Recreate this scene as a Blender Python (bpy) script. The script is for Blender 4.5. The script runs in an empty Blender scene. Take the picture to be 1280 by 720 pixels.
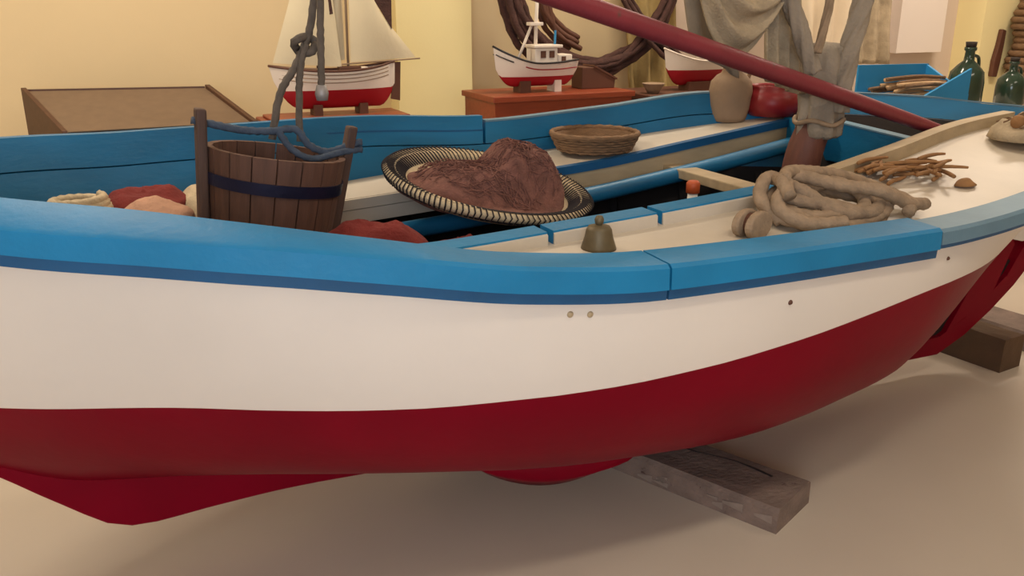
import bpy, bmesh, math, random
from mathutils import Vector, Matrix, noise
from math import sin, cos, pi, radians, sqrt

# ------------------------------------------------------------------ camera, light, exposure
scene = bpy.context.scene
COL = scene.collection
CAM_H, PITCH, FPX = 1.5, radians(18), 1100.0
cam_d = bpy.data.cameras.new('camera')
cam_d.sensor_width = 36.0
cam_d.lens = 36.0 * FPX / 1280.0
cam_d.clip_start = 0.05
cam = bpy.data.objects.new('camera', cam_d)
COL.objects.link(cam)
cam.location = (0, 0, CAM_H)
cam.rotation_euler = (radians(90) - PITCH, 0, 0)
scene.camera = cam

# boat frame: s runs along the keel (bow negative), p across (towards the camera positive)
AX = radians(25)
C0 = Vector((0, 2.63))
VA = Vector((cos(AX), sin(AX)))
VN = Vector((sin(AX), -cos(AX)))


def W(s, p, z):
    q = C0 + VA * s + VN * p
    return Vector((q.x, q.y, z))


world = bpy.data.worlds.new('world')
scene.world = world
world.use_nodes = True
world.node_tree.nodes['Background'].inputs[0].default_value = (0.75, 0.85, 1.0, 1)
world.node_tree.nodes['Background'].inputs[1].default_value = 1.0


def area(name, s, p, z, sx, sy, power, col, tilt=(0, 0, 0)):
    l = bpy.data.lights.new(name, 'AREA')
    l.shape = 'RECTANGLE'
    l.size, l.size_y, l.energy, l.color = sx, sy, power, col
    o = bpy.data.objects.new(name, l)
    o.location = W(s, p, z)
    o.rotation_euler = (tilt[0], tilt[1], AX + tilt[2])
    COL.objects.link(o)
    return o


WARM = (1.0, 0.86, 0.68)
CEIL = 3.1
LAMPS = [(-1.4, -1.3, 40, WARM), (1.7, -1.4, 35, WARM), (4.2, -1.2, 46, (1.0, 0.84, 0.68)),
         (0.2, 1.9, 18, WARM), (2.9, 1.6, 12, WARM)]
for i, (s, p, e, c) in enumerate(LAMPS):
    area('ceiling_lamp_light', s, p, CEIL - 0.09, 1.15, 0.22, e, c)
# daylight through the window in the wall behind the camera, bow side
area('window_daylight', -2.2, 4.25, 1.75, 2.3, 1.5, 80, (0.82, 0.88, 1.0), (radians(90), 0, 0))

vs = scene.view_settings
vs.view_transform = 'Standard'
vs.look = 'None'
vs.exposure = 0.0
vs.gamma = 1.0
vs.use_curve_mapping = False

random.seed(11)

# ------------------------------------------------------------------ materials


def lin(c):
    return tuple(((x / 255) / 12.92 if x / 255 <= 0.04045 else ((x / 255 + 0.055) / 1.055) ** 2.4) for x in c)


MATS = {}


def mat(name, rgb, rough=0.6, var=0.15, scale=6.0, bump=0.0, bscale=60.0, spot=None, spot_amt=0.72, spot_scale=9.0,
        stretch=(1, 1, 1), metal=0.0, coat=0.0, trans=0.0, spec=0.5):
    if name in MATS:
        return MATS[name]
    m = bpy.data.materials.new(name)
    m.use_nodes = True
    nt = m.node_tree
    b = nt.nodes['Principled BSDF']
    c = lin(rgb)
    tc = nt.nodes.new('ShaderNodeTexCoord')
    mp = nt.nodes.new('ShaderNodeMapping')
    mp.inputs['Scale'].default_value = stretch
    nt.links.new(tc.outputs['Object'], mp.inputs['Vector'])
    nz = nt.nodes.new('ShaderNodeTexNoise')
    nz.inputs['Scale'].default_value = scale
    nz.inputs['Detail'].default_value = 6
    nt.links.new(mp.outputs[0], nz.inputs['Vector'])
    cr = nt.nodes.new('ShaderNodeValToRGB')
    cr.color_ramp.elements[0].position = 0.3
    cr.color_ramp.elements[1].position = 0.7
    cr.color_ramp.elements[0].color = tuple(x * (1 - var) for x in c) + (1,)
    cr.color_ramp.elements[1].color = tuple(min(1, x * (1 + var)) for x in c) + (1,)
    nt.links.new(nz.outputs['Fac'], cr.inputs[0])
    out = cr.outputs[0]
    if spot:
        n2 = nt.nodes.new('ShaderNodeTexNoise')
        n2.inputs['Scale'].default_value = spot_scale
        n2.inputs['Detail'].default_value = 9
        n2.inputs['Roughness'].default_value = 0.7
        nt.links.new(mp.outputs[0], n2.inputs['Vector'])
        r2 = nt.nodes.new('ShaderNodeValToRGB')
        r2.color_ramp.elements[0].position = spot_amt
        r2.color_ramp.elements[1].position = spot_amt + 0.05
        nt.links.new(n2.outputs['Fac'], r2.inputs[0])
        mx = nt.nodes.new('ShaderNodeMix')
        mx.data_type = 'RGBA'
        nt.links.new(r2.outputs[0], mx.inputs[0])
        nt.links.new(out, mx.inputs[6])
        mx.inputs[7].default_value = lin(spot) + (1,)
        out = mx.outputs[2]
    nt.links.new(out, b.inputs['Base Color'])
    b.inputs['Roughness'].default_value = rough
    b.inputs['Metallic'].default_value = metal
    b.inputs['Coat Weight'].default_value = coat
    b.inputs['Transmission Weight'].default_value = trans
    b.inputs['Specular IOR Level'].default_value = spec
    if bump:
        n3 = nt.nodes.new('ShaderNodeTexNoise')
        n3.inputs['Scale'].default_value = bscale
        n3.inputs['Detail'].default_value = 5
        nt.links.new(mp.outputs[0], n3.inputs['Vector'])
        bm_ = nt.nodes.new('ShaderNodeBump')
        bm_.inputs['Strength'].default_value = bump
        bm_.inputs['Distance'].default_value = 0.01
        nt.links.new(n3.outputs['Fac'], bm_.inputs['Height'])
        nt.links.new(bm_.outputs[0], b.inputs['Normal'])
    MATS[name] = m
    return m


M_BLUE = mat('blue_paint', (22, 122, 172), 0.5, 0.12, 4, 0.15, 40, (14, 58, 84), 0.70, 11, spec=0.35)
M_BLUE2 = mat('blue_paint_bulwark', (22, 108, 152), 0.45, 0.16, 3, 0.12, 30, (12, 55, 85), 0.72, 6, (1, 1, 3))
M_BLUEW = mat('weathered_blue_paint', (98, 132, 152), 0.5, 0.12, 5, 0.1, 40)
M_BLUED = mat('dark_blue_strake', (16, 82, 128), 0.45, 0.12, 5, 0.1, 40)
M_WHITE = mat('white_hull_paint', (228, 220, 210), 0.42, 0.04, 2.2, 0.06, 25, (205, 192, 174), 0.76, 5)
M_RED = mat('red_bottom_paint', (120, 0, 26), 0.42, 0.10, 3, 0.06, 30, (104, 6, 26), 0.70, 4, spec=0.10)
M_DECK = mat('cream_deck_paint', (208, 196, 178), 0.45, 0.06, 4, 0.08, 40, (150, 125, 95), 0.72, 8)
M_BEIGE = mat('beige_wood_paint', (176, 156, 124), 0.55, 0.12, 6, 0.1, 50, None, 0.7, 9, (1, 4, 4))
M_TAR_SHADE = mat('tarred_wood_slot_shade', (26, 17, 16), 0.7, 0.3, 8, 0.2, 40)  # tarred interior; also the dark colour that paints shade into the sternpost slots
M_MAST = mat('mast_wood', (104, 62, 50), 0.6, 0.15, 10, 0.15, 50, None, .7, 9, (6, 6, 1))
M_POLE = mat('red_pole_paint', (128, 44, 54), 0.5, 0.15, 6, 0.12, 50, (100, 66, 60), 0.62, 8)
M_WALL = mat('cream_plaster', (226, 203, 160), 0.9, 0.04, 1.2, 0.05, 60)
M_PIL = mat('yellow_plaster', (244, 229, 172), 0.9, 0.03, 1.5, 0.05, 60)
M_WALLR = mat('pale_pink_plaster', (214, 196, 180), 0.9, 0.04, 1.2, 0.05, 60)
M_PANEL = mat('white_panel', (240, 228, 216), 0.8, 0.02, 2)
M_FLOOR = mat('polished_floor', (202, 190, 174), 0.34, 0.05, 1.3, 0.03, 20, (160, 140, 112), 0.74, 2.5)
M_CEIL = mat('white_ceiling', (238, 232, 222), 0.9, 0.02, 2)
M_CASE = mat('brown_case_wood', (84, 54, 38), 0.5, 0.15, 6, 0.05, 40, None, .7, 9, (1, 6, 6))
M_CASETOP = mat('brown_felt', (122, 100, 78), 0.85, 0.06, 20)
M_PAPER = mat('white_card', (232, 228, 218), 0.8, 0.02, 4)
M_MAHOG = mat('red_brown_varnish', (140, 62, 36), 0.4, 0.14, 5, 0.04, 40, None, .7, 9, (1, 8, 8))
M_BROWN = mat('dark_brown_wood', (92, 56, 40), 0.6, 0.15, 6)
M_MWHITE = mat('model_white_paint', (232, 220, 206), 0.4, 0.03, 8)
M_MRED = mat('model_red_paint', (158, 14, 30), 0.4, 0.06, 8)
M_SAIL = mat('cream_sailcloth', (232, 218, 184), 0.9, 0.05, 5, 0.1, 60)
M_BLACK = mat('black_paint', (28, 24, 26), 0.5, 0.2, 8)
M_ROPE = mat('grey_rope', (150, 128, 104), 0.9, 0.18, 30, 0.3, 120)
M_ROPED = mat('dark_grey_rope', (98, 88, 78), 0.9, 0.2, 30, 0.3, 120)
M_ROPEB = mat('blue_grey_rope', (72, 84, 100), 0.9, 0.2, 30, 0.3, 120)
M_STAVE = mat('bucket_stave_wood', (92, 62, 48), 0.7, 0.2, 7, 0.2, 40, None, .7, 9, (8, 8, 1))
M_STAVED = mat('bucket_upright_wood', (84, 62, 52), 0.7, 0.18, 7, 0.2, 40, None, .7, 9, (8, 8, 1))
M_HOOP = mat('dark_blue_iron_hoop', (36, 36, 62), 0.4, 0.2, 10, 0.1, 60, None, metal=0.5)
M_NETB = mat('brown_net_twine', (118, 78, 68), 0.95, 0.25, 30, 0.6, 130)
M_NETD = mat('dark_brown_net', (78, 52, 46), 0.95, 0.25, 25, 0.6, 110)
M_NETG = mat('beige_net_cloth', (178, 160, 132), 0.95, 0.2, 16, 0.5, 120)
M_NETGR = mat('grey_sailcloth', (152, 140, 124), 0.95, 0.12, 9, 0.4, 90)
M_CREAM = mat('cream_esparto', (200, 180, 146), 0.9, 0.15, 25, 0.4, 120)
M_DARKC = mat('black_esparto', (40, 34, 36), 0.9, 0.2, 25)
M_WICK = mat('brown_wicker', (128, 98, 70), 0.85, 0.22, 30, 0.5, 120, None, .7, 9, (1, 1, 4))
M_BRONZE = mat('bronze_bell', (104, 92, 68), 0.5, 0.2, 12, 0.1, 60, None, metal=0.4)
M_CLAY = mat('clay_jug', (150, 126, 102), 0.8, 0.1, 8, 0.2, 50)
M_REDGL = mat('red_glaze', (140, 30, 36), 0.4, 0.12, 6)
M_REDCL = mat('dark_red_cloth', (120, 40, 34), 0.95, 0.15, 14, 0.4, 90)
M_PINK = mat('faded_pink_cloth', (196, 150, 122), 0.95, 0.12, 12, 0.4, 90)
M_STICK = mat('dry_stick', (150, 108, 66), 0.8, 0.25, 18, 0.2, 60)
M_FLAKE = mat('pale_paint_flake', (138, 124, 115), 0.8, 0.15, 20)
M_STICKL = mat('pale_stick', (192, 158, 118), 0.8, 0.2, 18, 0.2, 60)
M_BLOCK = mat('old_grey_timber', (124, 107, 98), 0.85, 0.2, 5, 0.5, 24, (66, 46, 42), 0.63, 4, (2, 3, 4))
M_BLOCKD = mat('dark_timber', (88, 66, 46), 0.85, 0.2, 6, 0.4, 30, (45, 32, 24), 0.66, 5)
M_BOXB = mat('bright_blue_crate', (44, 140, 196), 0.5, 0.06, 6)
M_GLASSG = mat('dark_green_glass', (46, 66, 52), 0.15, 0.15, 6, spec=0.6)
M_CORK = mat('dark_cork', (50, 40, 34), 0.8, 0.2, 20)
M_ORANGE = mat('orange_float', (190, 84, 40), 0.5, 0.1, 10)
M_METAL = mat('grey_lead', (150, 145, 142), 0.5, 0.1, 10, metal=0.3)
M_LAMP = mat('lamp_diffuser', (255, 244, 226), .5, 0, 2)
M_LAMP.node_tree.nodes['Principled BSDF'].inputs['Emission Color'].default_value = (1, .9, .75, 1)
M_LAMP.node_tree.nodes['Principled BSDF'].inputs['Emission Strength'].default_value = 3
M_GLASS = mat('pane_glass', (235, 240, 242), 0.05, 0.0, 2, trans=0.9)

# ------------------------------------------------------------------ helpers


def pchip(X, Y):
    n = len(X)
    d = [(Y[i + 1] - Y[i]) / (X[i + 1] - X[i]) for i in range(n - 1)]
    m = [d[0]] + [0 if d[i - 1] * d[i] <= 0 else 2 * d[i - 1] * d[i] / (d[i - 1] + d[i]) for i in range(1, n - 1)] + [d[-1]]

    def f(x):
        if x <= X[0]:
            return Y[0]
        if x >= X[-1]:
            return Y[-1]
        i = 0
        while x > X[i + 1]:
            i += 1
        h = X[i + 1] - X[i]
        t = (x - X[i]) / h
        return ((2 * t ** 3 - 3 * t * t + 1) * Y[i] + (t ** 3 - 2 * t * t + t) * h * m[i] + (3 * t * t - 2 * t ** 3) * Y[i + 1] + (t ** 3 - t * t) * h * m[i + 1])
    return f


def link(o, parent=None):
    COL.objects.link(o)
    if parent is not None:
        o.parent = parent
    return o


def mesh_obj(name, verts, faces, m, parent=None, smooth=False, autosmooth=None):
    me = bpy.data.meshes.new(name)
    me.from_pydata([tuple(v) for v in verts], [], faces)
    bm = bmesh.new()
    bm.from_mesh(me)
    bmesh.ops.recalc_face_normals(bm, faces=bm.faces)
    if autosmooth is not None:
        for f in bm.faces:
            f.smooth = True
        for e in bm.edges:
            if len(e.link_faces) == 2 and e.calc_face_angle(0) > autosmooth:
                e.smooth = False
    elif smooth:
        for f in bm.faces:
            f.smooth = True
    bm.to_mesh(me)
    bm.free()
    me.materials.append(m)
    return link(bpy.data.objects.new(name, me), parent)


class MB:
    def __init__(self):
        self.v, self.f = [], []

    def add(self, v, f):
        o = len(self.v)
        self.v += [Vector(x) for x in v]
        self.f += [tuple(i + o for i in q) for q in f]
        return self

    def box(self, x0, x1, y0, y1, z0, z1, mtx=None):
        v = [Vector((x, y, z)) for z in (z0, z1) for y in (y0, y1) for x in (x0, x1)]
        if mtx:
            v = [mtx @ q for q in v]
        return self.add(v, [(0, 2, 3, 1), (4, 5, 7, 6), (0, 1, 5, 4), (2, 6, 7, 3), (0, 4, 6, 2), (1, 3, 7, 5)])

    def hexa(self, b, t):
        return self.add(list(b) + list(t), [(3, 2, 1, 0), (4, 5, 6, 7), (0, 1, 5, 4), (1, 2, 6, 5), (2, 3, 7, 6), (3, 0, 4, 7)])

    def tube(self, pts, r, k=8, twist=0.0, lobes=3, depth=0.0, cap=True):
        pts = [Vector(p) for p in pts]
        n = len(pts)
        rs = r if isinstance(r, (list, tuple)) else [r] * n
        t0 = (pts[1] - pts[0]).normalized()
        up = Vector((0, 0, 1)) if abs(t0.z) < 0.9 else Vector((1, 0, 0))
        u = t0.cross(up).normalized()
        v, f, L = [], [], 0
        for i in range(n):
            t = (pts[min(i + 1, n - 1)] - pts[max(i - 1, 0)])
            t = t.normalized() if t.length > 1e-9 else t0
            u = (u - t * u.dot(t)).normalized()
            w = t.cross(u)
            if i:
                L += (pts[i] - pts[i - 1]).length
            for j in range(k):
                a = 2 * pi * j / k
                rr = rs[i] * (1 + depth * cos(lobes * (a - twist * L)))
                v.append(pts[i] + (u * cos(a) + w * sin(a)) * rr)
        for i in range(n - 1):
            for j in range(k):
                f.append((i * k + j, i * k + (j + 1) % k, (i + 1) * k + (j + 1) % k, (i + 1) * k + j))
        if cap:
            f.append(tuple(range(k - 1, -1, -1)))
            f.append(tuple((n - 1) * k + j for j in range(k)))
        return self.add(v, f)

    def lathe(self, prof, k=24, c=(0, 0, 0), sx=1, sy=1, a0=0, a1=2 * pi, close=False):
        v, f = [], []
        full = abs(a1 - a0 - 2 * pi) < 1e-6
        kk = k if full else k + 1
        for (r, z) in prof:
            for j in range(kk):
                a = a0 + (a1 - a0) * j / k
                v.append((c[0] + r * cos(a) * sx, c[1] + r * sin(a) * sy, c[2] + z))
        n = len(prof)
        for i in range(n - 1 + (1 if close else 0)):
            i2 = (i + 1) % n
            for j in range(k):
                j2 = (j + 1) % kk
                f.append((i * kk + j, i * kk + j2, i2 * kk + j2, i2 * kk + j))
        if not close and full:
            if prof[0][0] > 1e-6:
                f.append(tuple(range(kk - 1, -1, -1)))
            if prof[-1][0] > 1e-6:
                f.append(tuple((n - 1) * kk + j for j in range(kk)))
        if not full and close:
            f.append(tuple(i * kk for i in range(n)))
            f.append(tuple(i * kk + kk - 1 for i in range(n - 1, -1, -1)))
        return self.add(v, f)

    def prism(self, poly, y0, y1):
        """polygon in x,z extruded along y"""
        n = len(poly)
        v = [(x, y0, z) for x, z in poly] + [(x, y1, z) for x, z in poly]
        f = [tuple(range(n)), tuple(range(2 * n - 1, n - 1, -1))] + [(i, (i + 1) % n, n + (i + 1) % n, n + i) for i in range(n)]
        return self.add(v, f)

    def build(self, name, m, parent=None, smooth=False, autosmooth=None, bevel=0.0):
        o = mesh_obj(name, self.v, self.f, m, parent, smooth, autosmooth)
        if bevel:
            md = o.modifiers.new('bevel', 'BEVEL')
            md.width = bevel
            md.segments = 2
            md.limit_method = 'ANGLE'
        return o


def crom(pts, n=8, closed=False):
    pts = [Vector(p) for p in pts]
    out = []
    m = len(pts)
    for i in range(m if closed else m - 1):
        g = (lambda k: pts[k % m]) if closed else (lambda k: pts[max(0, min(m - 1, k))])
        a, b, c, d = g(i - 1), g(i), g(i + 1), g(i + 2)
        for j in range(n):
            t = j / n
            out.append(0.5 * (2 * b + (c - a) * t + (2 * a - 5 * b + 4 * c - d) * t * t + (3 * b - a - 3 * c + d) * t ** 3))
    if not closed:
        out.append(pts[-1])
    return out


def tag(o, label, cat, group=None):
    o['label'] = label
    o['category'] = cat
    if group:
        o['group'] = group
    return o


def struct(o):
    o['kind'] = 'structure'
    return o


def thing(name, label, cat, s, p, z, rot=0.0, group=None):
    o = bpy.data.objects.new(name, None)
    o.empty_display_size = 0.05
    o.location = W(s, p, z)
    o.rotation_euler = (0, 0, AX + rot)
    link(o)
    return tag(o, label, cat, group)


def place(o, s, p, z, rot=0.0):
    o.location = W(s, p, z)
    o.rotation_euler = (0, 0, AX + rot)
    return o


def at(px, py, p):
    """point of the photograph on the upright plane at distance p from the keel -> (s, p, z)"""
    u, v = (px - 640) / FPX, (py - 360) / FPX
    d = Vector((u, cos(PITCH) - v * sin(PITCH), -sin(PITCH) - v * cos(PITCH)))
    t = (p + C0.dot(VN)) / (d.x * VN.x + d.y * VN.y)
    q = Vector((d.x * t, d.y * t)) - C0
    return q.dot(VA), p, CAM_H + d.z * t


def rel(px, py, p, s0, p0, z0):
    """same point in the local frame of a thing standing at (s0, p0, z0)"""
    s, _, z = at(px, py, p)
    return Vector((s - s0, -(p - p0), z - z0))


# ------------------------------------------------------------------ the room
S0, S1, P0, P1 = -4.5, 7.0, -2.75, 4.3


def room(name, mb, m):
    o = mb.build(name, m)
    place(o, 0, 0, 0)
    return struct(o)


room('floor', MB().box(S0, S1, -P1, -P0, -0.1, 0), M_FLOOR)
room('ceiling', MB().box(S0 - .2, S1 + .2, -P1 - .2, -P0 + .2, CEIL, CEIL + 0.1), M_CEIL)
room('wall_back', MB().box(S0, 2.2, -P0, -P0 + 0.2, 0, CEIL), M_WALL)
room('wall_back_stern_side', MB().box(2.2, S1, -P0, -P0 + 0.2, 0, CEIL), M_WALLR)
room('wall_left', MB().box(S0 - 0.2, S0, -P1, -P0, 0, CEIL), M_WALL)
room('wall_right', MB().box(S1, S1 + 0.2, -P1, -P0, 0, CEIL), M_WALLR)
wf = MB()
wf.box(S0, -3.4, -P1 - .2, -P1, 0, CEIL).box(-1.0, S1, -P1 - .2, -P1, 0, CEIL)
wf.box(-3.4, -1.0, -P1 - .2, -P1, 0, 0.95).box(-3.4, -1.0, -P1 - .2, -P1, 2.55, CEIL)
room('wall_front', wf, M_WALL)
w1 = room('window_1', MB().box(-3.4, -1.0, -P1 - .14, -P1 - .06, 0.95, 1.01).box(-3.4, -1.0, -P1 - .14, -P1 - .06, 2.49, 2.55)
          .box(-3.4, -3.33, -P1 - .14, -P1 - .06, 1.01, 2.49).box(-1.07, -1.0, -P1 - .14, -P1 - .06, 1.01, 2.49)
          .box(-2.23, -2.17, -P1 - .14, -P1 - .06, 1.01, 2.49), M_PANEL)
room('trim_1', MB().box(0.49, 0.95, -P0 - 0.15, -P0, 0, CEIL), M_PIL)       # yellow pilaster
sA, _, _ = at(1226, 50, -2.5)
sB, _, _ = at(1268, 50, -2.5)
room('trim_2', MB().box(sA, sB, 2.5, -P0, 0, CEIL), M_PIL)                    # yellow pillar, stern side
sA2, _, _ = at(1122, 50, -2.65)
sB2, _, _ = at(1178, 50, -2.65)
room('trim_3', MB().box(sA2, sB2, 2.65, -P0, 1.13, CEIL), M_PANEL)            # white wall panel
for (s, p, e, c) in LAMPS:
    t = thing('ceiling_lamp', 'long white ceiling lamp with a flat diffuser', 'lamp', s, p, CEIL - 0.09, 0, 'ceiling lamps')
    MB().box(-.62, .62, -.14, .14, 0.03, 0.09).build('housing', M_PANEL, t)
    MB().box(-.58, .58, -.11, .11, 0.012, 0.03).build('diffuser', M_LAMP, t)

# ------------------------------------------------------------------ the boat
BS = [-1.78, -1.74, -1.6, -1.3, -1.09, -.87, -.65, -.35, 0, .4, .8, 1.2, 1.5, 1.8, 2.05, 2.25, 2.4, 2.52, 2.56]
BB = [0.02, .08, .235, .47, .58, .68, .74, .79, .82, .82, .79, .74, .68, .6, .5, .37, .23, .08, .02]
hb = pchip(BS, BB)
zN = pchip([-1.78, -1.31, -1.09, -.877, -.65, -.323, -.007, .22, .48, .784, 1.0, 1.5, 2.0, 2.56],
           [1.17, 1.125, 1.105, 1.076, 1.036, .977, .950, .945, .942, .932, .926, .94, 1.0, 1.07])
zF = pchip([-1.78, -1.362, -1.055, -.677, -.241, .245, .769, 1.24, 1.7, 1.99, 2.19, 2.38, 2.56],
           [1.17, 1.141, 1.112, 1.094, 1.084, 1.060, 1.092, 1.136, 1.13, 1.117, 1.106, 1.085, 1.07])
zW = pchip([-1.78, -1.403, -1.151, -.908, -.585, -.348, -.039, .186, .43, .72, 1.074, 1.4, 1.7, 2.0, 2.4, 2.56],
           [.595, .606, .623, .637, .637, .646, .652, .661, .685, .715, .742, .735, .69, .60, .54, .52])
zB = pchip([-1.78, -1.74, -1.68, -1.58, -1.45, -1.25, -.9, -.5, 0, 1.0, 1.5, 1.8, 2.0, 2.2, 2.38, 2.5, 2.56],
           [1.12, .86, .62, .45, .36, .28, .235, .21, .20, .19, .23, .32, .42, .52, .66, .88, 1.03])
FT = pchip([0, .03, .08, .15, .25, .4, .6, .8, 1], [.035, .16, .36, .55, .72, .86, .955, .99, 1.0])


FE = pchip([-.8, -.4, 0, .4, .9, 1.4, 1.9], [1.0, .93, .80, .72, .84, 1.0, 1.1])


def halfb(s, z, zg):
    zb = zB(s)
    t = max(0, min(1, (z - zb) / max(zg - zb, 1e-4)))
    b = hb(s)
    full = min(1, max(0, (b - .1) / .70)) ** (2.6 if s < 0 else 1.2)
    if s > 1.0:
        full *= max(0.0, 1 - ((s - 1.0) / .85) ** 1.3)
    v = 0.03 + 0.97 * t ** (0.72 if s < 1 else 0.72 + .35 * min(1, (s - 1) / .6))
    return max(0.02, b * (full * FT(t ** FE(s)) + (1 - full) * v))


NS = 90
SS = [-1.775 + (2.553 + 1.775) * (0.5 - 0.5 * cos(pi * i / (NS - 1))) for i in range(NS)]
boat = thing('fishing_boat', 'white, blue and red wooden fishing boat set up on timber blocks', 'boat', 0, 0, 0)


def hull_strip(name, zlo, zhi, rows, m, sides=(1, -1), inset=0.0):
    v, f = [], []
    for sd in sides:
        base = len(v)
        for s in SS:
            zg = zN(s) if sd > 0 else zF(s)
            a, b = zlo(s, zg), zhi(s, zg)
            for r in range(rows + 1):
                t = r / rows
                z = a + (b - a) * t
                v.append((s, -sd * max(0.008, halfb(s, z, zg) - inset), z))
        for i in range(NS - 1):
            for r in range(rows):
                q = base + i * (rows + 1) + r
                f.append((q, q + 1, q + rows + 2, q + rows + 1))
    return mesh_obj(name, v, f, m, boat, smooth=True)


wl = lambda s: max(zB(s) + 0.001, zW(s))
hull_strip('hull_topsides', lambda s, g: min(wl(s), g - .03), lambda s, g: g - 0.06, 8, M_WHITE)
hull_strip('hull_bottom', lambda s, g: zB(s), lambda s, g: min(wl(s), g - .03), 22, M_RED)
hull_strip('hull_lining', lambda s, g: zB(s) + .03, lambda s, g: max(zB(s) + .04, g - 0.29), 14, M_TAR_SHADE, inset=0.035)
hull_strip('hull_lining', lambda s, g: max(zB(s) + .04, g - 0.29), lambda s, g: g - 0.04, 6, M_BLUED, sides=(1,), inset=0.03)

# keel, stem and sternpost as one backbone
low = [(-1.83, 1.24), (-1.79, .9), (-1.715, .64), (-1.6, .47), (-1.456, .347), (-1.325, .23), (-1.18, .128), (-.94, .132), (-.66, .135),
       (0, .098), (.5, .083), (1, .083), (1.6, .09), (1.95, .095), (2.1, .16), (2.24, .25), (2.36, .345), (2.46, .45), (2.56, .70), (2.61, 1.12)]
top = [(2.55, 1.12), (2.52, .95), (2.44, .70), (2.3, .60), (2.1, .49), (1.9, .39), (1.6, .28), (1.0, .215), (0, .23), (-.5, .24), (-.9, .265), (-1.25, .31),
       (-1.45, .39), (-1.58, .48), (-1.68, .65), (-1.74, .89), (-1.77, 1.24)]
lowd = [(q.x, q.z) for q in crom([(x, 0, z) for x, z in low], 4)]
topd = [(q.x, q.z) for q in crom([(x, 0, z) for x, z in top], 4)]


def backbone(name, lo, hi, th, m, parent):
    """strip between two profile lines of matching station count"""
    v, f = [], []
    for (x0, z0), (x1, z1) in zip(lo, hi):
        v += [(x0, -th, z0), (x0, th, z0), (x1, th, z1), (x1, -th, z1)]
    n = len(lo)
    for i in range(n - 1):
        for j in range(4):
            f.append((i * 4 + j, i * 4 + (j + 1) % 4, i * 4 + 4 + (j + 1) % 4, i * 4 + 4 + j))
    f += [(3, 2, 1, 0), tuple((n - 1) * 4 + j for j in range(4))]
    return mesh_obj(name, v, f, m, parent, autosmooth=radians(40))


def resample(poly, n):
    L = [0]
    for a, b in zip(poly, poly[1:]):
        L.append(L[-1] + sqrt((a[0] - b[0]) ** 2 + (a[1] - b[1]) ** 2))
    out = []
    for i in range(n):
        d = L[-1] * i / (n - 1)
        k = 0
        while k < len(L) - 2 and L[k + 1] < d:
            k += 1
        t = (d - L[k]) / max(1e-9, L[k + 1] - L[k])
        out.append((poly[k][0] + (poly[k + 1][0] - poly[k][0]) * t, poly[k][1] + (poly[k + 1][1] - poly[k][1]) * t))
    return out


lo_n, hi_n = resample(lowd, 90), resample(topd[::-1], 90)
k0 = next(i for i, q in enumerate(lo_n) if q[0] > 1.72)
backbone('keel', lo_n[:k0 + 1], hi_n[:k0 + 1], .032, M_RED, boat)
# the sternpost is built of pieces with two slots; an added dark board paints the shade inside them
k1 = max(i for i, q in enumerate(hi_n) if q[1] < .60 and i > k0)
backbone('slot_shade_board', [(a[0], a[1] + .03) for a in lo_n[k0:k1]], hi_n[k0:k1], .014, M_TAR_SHADE, boat)


def slab(name, poly, th, m):
    return MB().prism(poly, -th, th).build(name, m, boat)


# lower rim of the post (below the slots), then the cheeks between the slots
slab('sternpost', [(1.70, .10), (1.95, .095), (2.1, .16), (2.24, .25), (2.36, .345), (2.46, .45), (2.50, .54),
                   (2.43, .54), (2.33, .42), (2.22, .325), (2.08, .235), (1.95, .175), (1.70, .165)], .034, M_RED)
slab('sternpost_cheek', [(1.70, .15), (1.875, .165), (1.985, .40), (1.985, .45), (1.9, .41), (1.70, .31)], .036, M_RED)
slab('sternpost_cheek', [(1.98, .19), (2.22, .31), (2.315, .53), (2.30, .555), (2.16, .53), (2.12, .48), (2.105, .40)], .036, M_RED)
slab('sternpost', [(2.30, .555), (2.36, .54), (2.50, .54), (2.56, .70), (2.61, 1.12), (2.54, 1.12), (2.48, .86), (2.40, .68), (2.30, .62)], .035, M_WHITE)
slab('sternpost_cheek', [(2.30, .39), (2.42, .51), (2.43, .542), (2.395, .542)], .036, M_RED)

# short bilge chock on the near side and its twin on the far side
for sd in (1, -1):
    pts = []
    mb = MB()
    n = 16
    v, f = [], []
    for i in range(n + 1):
        s = -0.27 + 0.46 * i / n
        e = sin(pi * min(1, max(0, i / n))) ** 0.6
        zz = 0.250
        y = halfb(s, zz, zN(s))
        w, h = .03, .105 * e + 0.004
        v += [(s, -sd * (y + .02), zz + .03), (s, -sd * (y + .035), zz - h * .55), (s, -sd * (y - .02), zz - h), (s, -sd * (y - .09), zz - .02)]
    for i in range(n):
        for j in range(4):
            f.append((i * 4 + j, i * 4 + (j + 1) % 4, i * 4 + 4 + (j + 1) % 4, i * 4 + 4 + j))
    f += [(0, 1, 2, 3), tuple(n * 4 + j for j in range(4))]
    mesh_obj('bilge_chock', v, f, M_RED, boat, smooth=True)


def sweep(name, sa, sb, prof, m, sd=1, n=None, parent=None, auto=radians(35), cap=True):
    """prof(s) -> closed list of (p offset from hull side (outward +), z); swept along the sheer"""
    n = n or max(6, int((sb - sa) / .05))
    v, f = [], []
    k = None
    for i in range(n + 1):
        s = sa + (sb - sa) * i / n
        pr = prof(s)
        k = len(pr)
        for (p, z) in pr:
            v.append((s, -sd * p, z))
    for i in range(n):
        for j in range(k):
            f.append((i * k + j, i * k + (j + 1) % k, i * k + k + (j + 1) % k, i * k + k + j))
    if cap:
        f += [tuple(range(k - 1, -1, -1)), tuple(n * k + j for j in range(k))]
    return mesh_obj(name, v, f, m, parent or boat, autosmooth=auto)


tilt = pchip([-1.8, -1.2, -.7, -.3, 2.6], [.036, .032, .012, .004, .004])


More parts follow.
